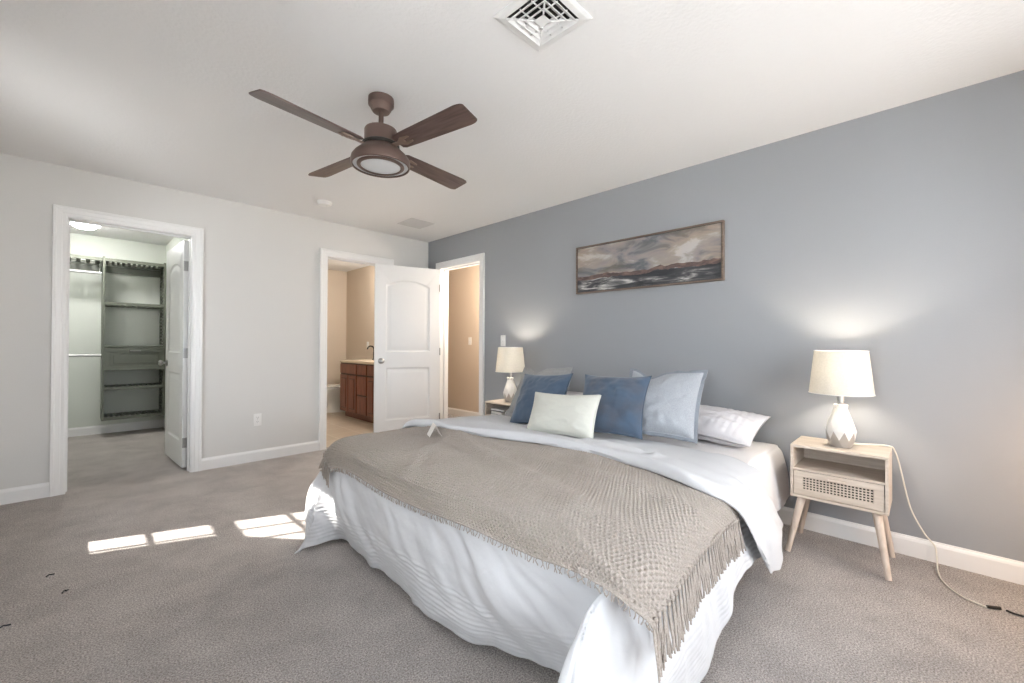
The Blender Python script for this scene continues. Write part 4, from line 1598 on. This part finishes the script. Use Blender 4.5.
for (xa, xb, za, zb) in ((fx0, fx1, fz0, fz0 + 0.051), (fx0, fx1, fz1 - 0.051, fz1), (fx0, fx0 + 0.051, fz0 + 0.05, fz1 - 0.05), (fx1 - 0.051, fx1, fz0 + 0.05, fz1 - 0.05)):
    m_.box((xa, OY0 - 0.024, za), (xb, OY0 - 0.012, zb), 0.003)
m_.build('raised_panel', M['organizer'], drw)
m_ = MB()
m_.tube([(-0.05, OY0 - 0.022, 1.030), (-0.046, OY0 - 0.045, 1.030), (0.046, OY0 - 0.045, 1.030), (0.05, OY0 - 0.022, 1.030)], 0.006, 10)
m_.build('handle', M['nickel'], drw, True)
# hanging section left of the tower
hsf = empty('hanging_shelf', 'dark green slatted shelf with clothes rail left of the closet tower', 'shelf', (-3.35, 2.52, 2.13))
m_ = MB()
slat_shelf(m_, -0.395, 0.393, -0.188, 0.195, 0.0, 10)
m_.build('slats', M['organizer'], hsf)
MB().box((-0.395, 0.170, -0.130), (0.393, 0.195, -0.050), 0.002).build('back_rail', M['organizer'], hsf)
MB().cone((-0.395, -0.08, -0.175), (0.392, -0.08, -0.175), 0.014, 0.014, 20).build('clothes_rail', M['rail'], hsf, True)
for x in (-0.38, 0.0, 0.375):
    MB().tube([(x, -0.08, -0.175), (x, -0.08, -0.10), (x, -0.08, -0.02)], 0.006, 8).build('rail_hook', M['chrome'], hsf, True)
rod = MB().cone((-3.748, 2.44, 0.975), (-2.957, 2.44, 0.975), 0.014, 0.014, 20).build('clothes_rail', M['rail'], None, True)
tag(rod, 'lower metal clothes rail left of the closet tower', 'rail')
cl = empty('closet_light', 'glowing round dome light on the closet ceiling', 'ceiling light', (-3.11, 1.97, H))
MB().lathe([(0.125, 0), (0.125, -0.018), (0.118, -0.022), (0.11, -0.010)], 40).build('base', M['plastic'], cl, True)
MB().lathe([(0, -0.075), (0.045, -0.070), (0.085, -0.055), (0.108, -0.032), (0.115, -0.014)], 40).build('dome', M['closet_light'], cl, True)

# ================================================================== bathroom
VX0, VX1, VY0, VY1 = -0.28, 0.245, 0.55, 1.945
van = empty('bathroom_vanity', 'cherry wood vanity cabinet with pale top in the bathroom', 'cabinet', ((VX0 + VX1) / 2, (VY0 + VY1) / 2, 0.004))
vo = van.location


def vb(mb, name, m, parent=van, **k):
    bmesh.ops.transform(mb.bm, matrix=Matrix.Translation(-vo), verts=mb.bm.verts)
    return mb.build(name, m, parent, **k)


vb(MB().box((VX0, VY0, 0.09), (VX1, VY1, 0.835), 0.002).box((VX0 + 0.065, VY0, 0.004), (VX1, VY1 - 0.06, 0.09)), 'carcass', M['vanity_shade'])
vb(MB().box((VX0 + 0.05, VY0, 0.004), (VX0 + 0.066, VY1 - 0.05, 0.10), 0.001), 'toe_kick', M['vanity'])
vb(MB().box((VX0 - 0.018, VY0 - 0.01, 0.835), (VX1, VY1 + 0.012, 0.872), 0.006).box((VX1 - 0.02, VY0, 0.872), (VX1, VY1, 0.96), 0.003), 'countertop', M['counter'], smooth=True)
vb(MB().box((VX0 + 0.0, VY1 - 0.001, 0.09), (VX1, VY1 + 0.006, 0.835)), 'end_panel', M['vanity'])


def front(y0, y1, z0, z1, name, panel=True):
    """a framed cabinet front on the plane x = VX0"""
    mb = MB()
    mb.box((VX0 - 0.018, y0, z0), (VX0 - 0.001, y1, z1), 0.004)
    o = vb(mb, name, M['vanity'])
    if panel:
        s = 0.05
        g = MB()
        g.box((VX0 - 0.0192, y0 + s, z0 + s), (VX0 - 0.0175, y1 - s, z1 - s))
        vb(g, 'groove_shade', M['vanity_shade'], o)  # flat dark plate drawn as the shade around the raised panel
        p = MB()
        p.box((VX0 - 0.025, y0 + s + 0.010, z0 + s + 0.010), (VX0 - 0.018, y1 - s - 0.010, z1 - s - 0.010), 0.006)
        vb(p, 'raised_panel', M['vanity'], o)
    return o


front(1.395, 1.935, 0.675, 0.820, 'false_drawer', False)
front(1.670, 1.935, 0.10, 0.655, 'door')
front(1.395, 1.655, 0.10, 0.655, 'door')
front(1.080, 1.370, 0.675, 0.820, 'drawer', False)
front(1.080, 1.370, 0.385, 0.655, 'drawer', False)
front(1.080, 1.370, 0.10, 0.365, 'drawer', False)
front(0.56, 1.055, 0.675, 0.820, 'false_drawer', False)
front(0.815, 1.055, 0.10, 0.655, 'door')
front(0.56, 0.80, 0.10, 0.655, 'door')
fa = empty('faucet', 'dark bronze curved faucet on the bathroom vanity top', 'faucet', (0.12, 1.66, 0.876))
MB().lathe([(0.026, 0), (0.026, 0.01), (0.014, 0.02), (0.013, 0.12), (0, 0.12)], 20).tube(bent([(0, 0, 0.10), (0, 0, 0.17), (-0.02, 0.0, 0.205), (-0.06, 0, 0.215), (-0.095, 0, 0.20), (-0.11, 0, 0.165)], 24), 0.011, 10).build('spout', M['black'], fa, True)
MB().tube([(0.01, 0.0, 0.115), (0.02, 0.02, 0.15), (0.025, 0.05, 0.165)], 0.006, 8).build('lever', M['black'], fa, True)

to = empty('toilet', 'white toilet partly hidden behind the cherry vanity', 'toilet', (-0.10, 2.40, 0.004))
m_ = MB()
vs, fs = [], []
NB = 40


def oval(t, ax, bx, cx, pw_=2.2):
    c, s = math.cos(t), math.sin(t)
    return (cx + ax * math.copysign(abs(c) ** (2 / pw_), c), bx * math.copysign(abs(s) ** (2 / pw_), s))


lv = [(0.0, 0.175, 0.105, -0.06), (0.03, 0.170, 0.100, -0.06), (0.12, 0.150, 0.085, -0.05), (0.20, 0.170, 0.105, -0.08), (0.28, 0.215, 0.150, -0.12), (0.345, 0.245, 0.178, -0.15), (0.385, 0.250, 0.185, -0.155)]
for z, ax, bx, cx in lv:
    for k in range(NB):
        x, y = oval(2 * PI * k / NB, ax, bx, cx)
        vs.append((x, y, z))
for a in range(len(lv) - 1):
    for k in range(NB):
        fs.append((a * NB + k, a * NB + (k + 1) % NB, (a + 1) * NB + (k + 1) % NB, (a + 1) * NB + k))
fs.append(tuple(range(NB)))
fs.append(tuple(range((len(lv) - 1) * NB, len(lv) * NB)))
m_.faces(vs, fs)
m_.box((0.02, -0.10, 0.05), (0.22, 0.10, 0.385), 0.02)
m_.build('bowl', M['porcelain'], to, True, 60)
m_ = MB()
m_.prism([oval(2 * PI * k / NB, 0.255, 0.190, -0.150) for k in range(NB)], 0.022, 0.004, mtx=Matrix.Translation((0, 0, 0.388)))
m_.build('seat', M['porcelain'], to, True)
m_ = MB()
m_.prism([oval(2 * PI * k / NB, 0.252, 0.187, -0.148) for k in range(NB)], 0.020, 0.006, mtx=Matrix.Translation((0, 0, 0.413)))
m_.build('lid', M['porcelain'], to, True)
MB().box((0.14, -0.22, 0.385), (0.335, 0.22, 0.74), 0.02, seg=3).build('tank', M['porcelain'], to, True)
MB().box((0.13, -0.23, 0.742), (0.340, 0.23, 0.775), 0.008).build('tank_lid', M['porcelain'], to, True)

# ================================================================== unseen curtain added at the left window, cut to shape the sun patch
g = np.linspace(0, 1, 90)
Z_ = np.linspace(2.24, 0.10, 24)
P = np.zeros((24, 90, 3))
for i, z in enumerate(Z_):
    yend = np.interp(z, [0.7, 1.2, 1.5, 2.0], [-1.165, -1.165, -1.42, -1.75])
    P[i, :, 1] = yend + (-2.00 - yend) * g
    P[i, :, 0] = XL + 0.075 + 0.022 * np.sin(g * 60)
    P[i, :, 2] = z
cu = empty('sun_shaping_curtain', 'curtain added out of view over the left window to shape the sunlight', 'curtain', (XL + 0.075, -1.55, 2.24))
mesh_np('panel', P.reshape(-1, 3) - np.array(cu.location), grid_faces(24, 90), M['sheer'], cu)
MB().cone((0, -0.55, 0.0), (0, 0.75, 0.0), 0.010, 0.010, 14).build('curtain_rod', M['nickel'], cu, True)
for y in (-0.5, 0.7):
    MB().cone((0, y, 0), (-0.075, y, 0), 0.006, 0.006, 8).build('bracket', M['nickel'], cu)

# small dark snags in the carpet near the closet doorway
for k, (x, y, a, lb_) in enumerate(((-3.221, -1.562, 0.5, 'small dark snag in the carpet in front of the closet doorway'), (-3.167, -1.803, 0.9, 'tiny dark snag in the carpet just below the larger one'), (-3.327, -1.977, 0.2, 'dark snag in the carpet at the left edge of the view'))):
    m_ = MB()
    c, s_ = math.cos(a), math.sin(a)
    m_.tube([(-0.014 * c, -0.014 * s_, 0.003), (-0.004 * c, 0.004, 0.006), (0.006 * c, -0.003, 0.006), (0.015 * c, 0.012 * s_, 0.003)], 0.003, 6)
    tag(m_.build('carpet_snag', M['book_dark'], None, True, loc=(x, y, 0.0)), lb_, 'carpet snag', 'snags in the carpet')
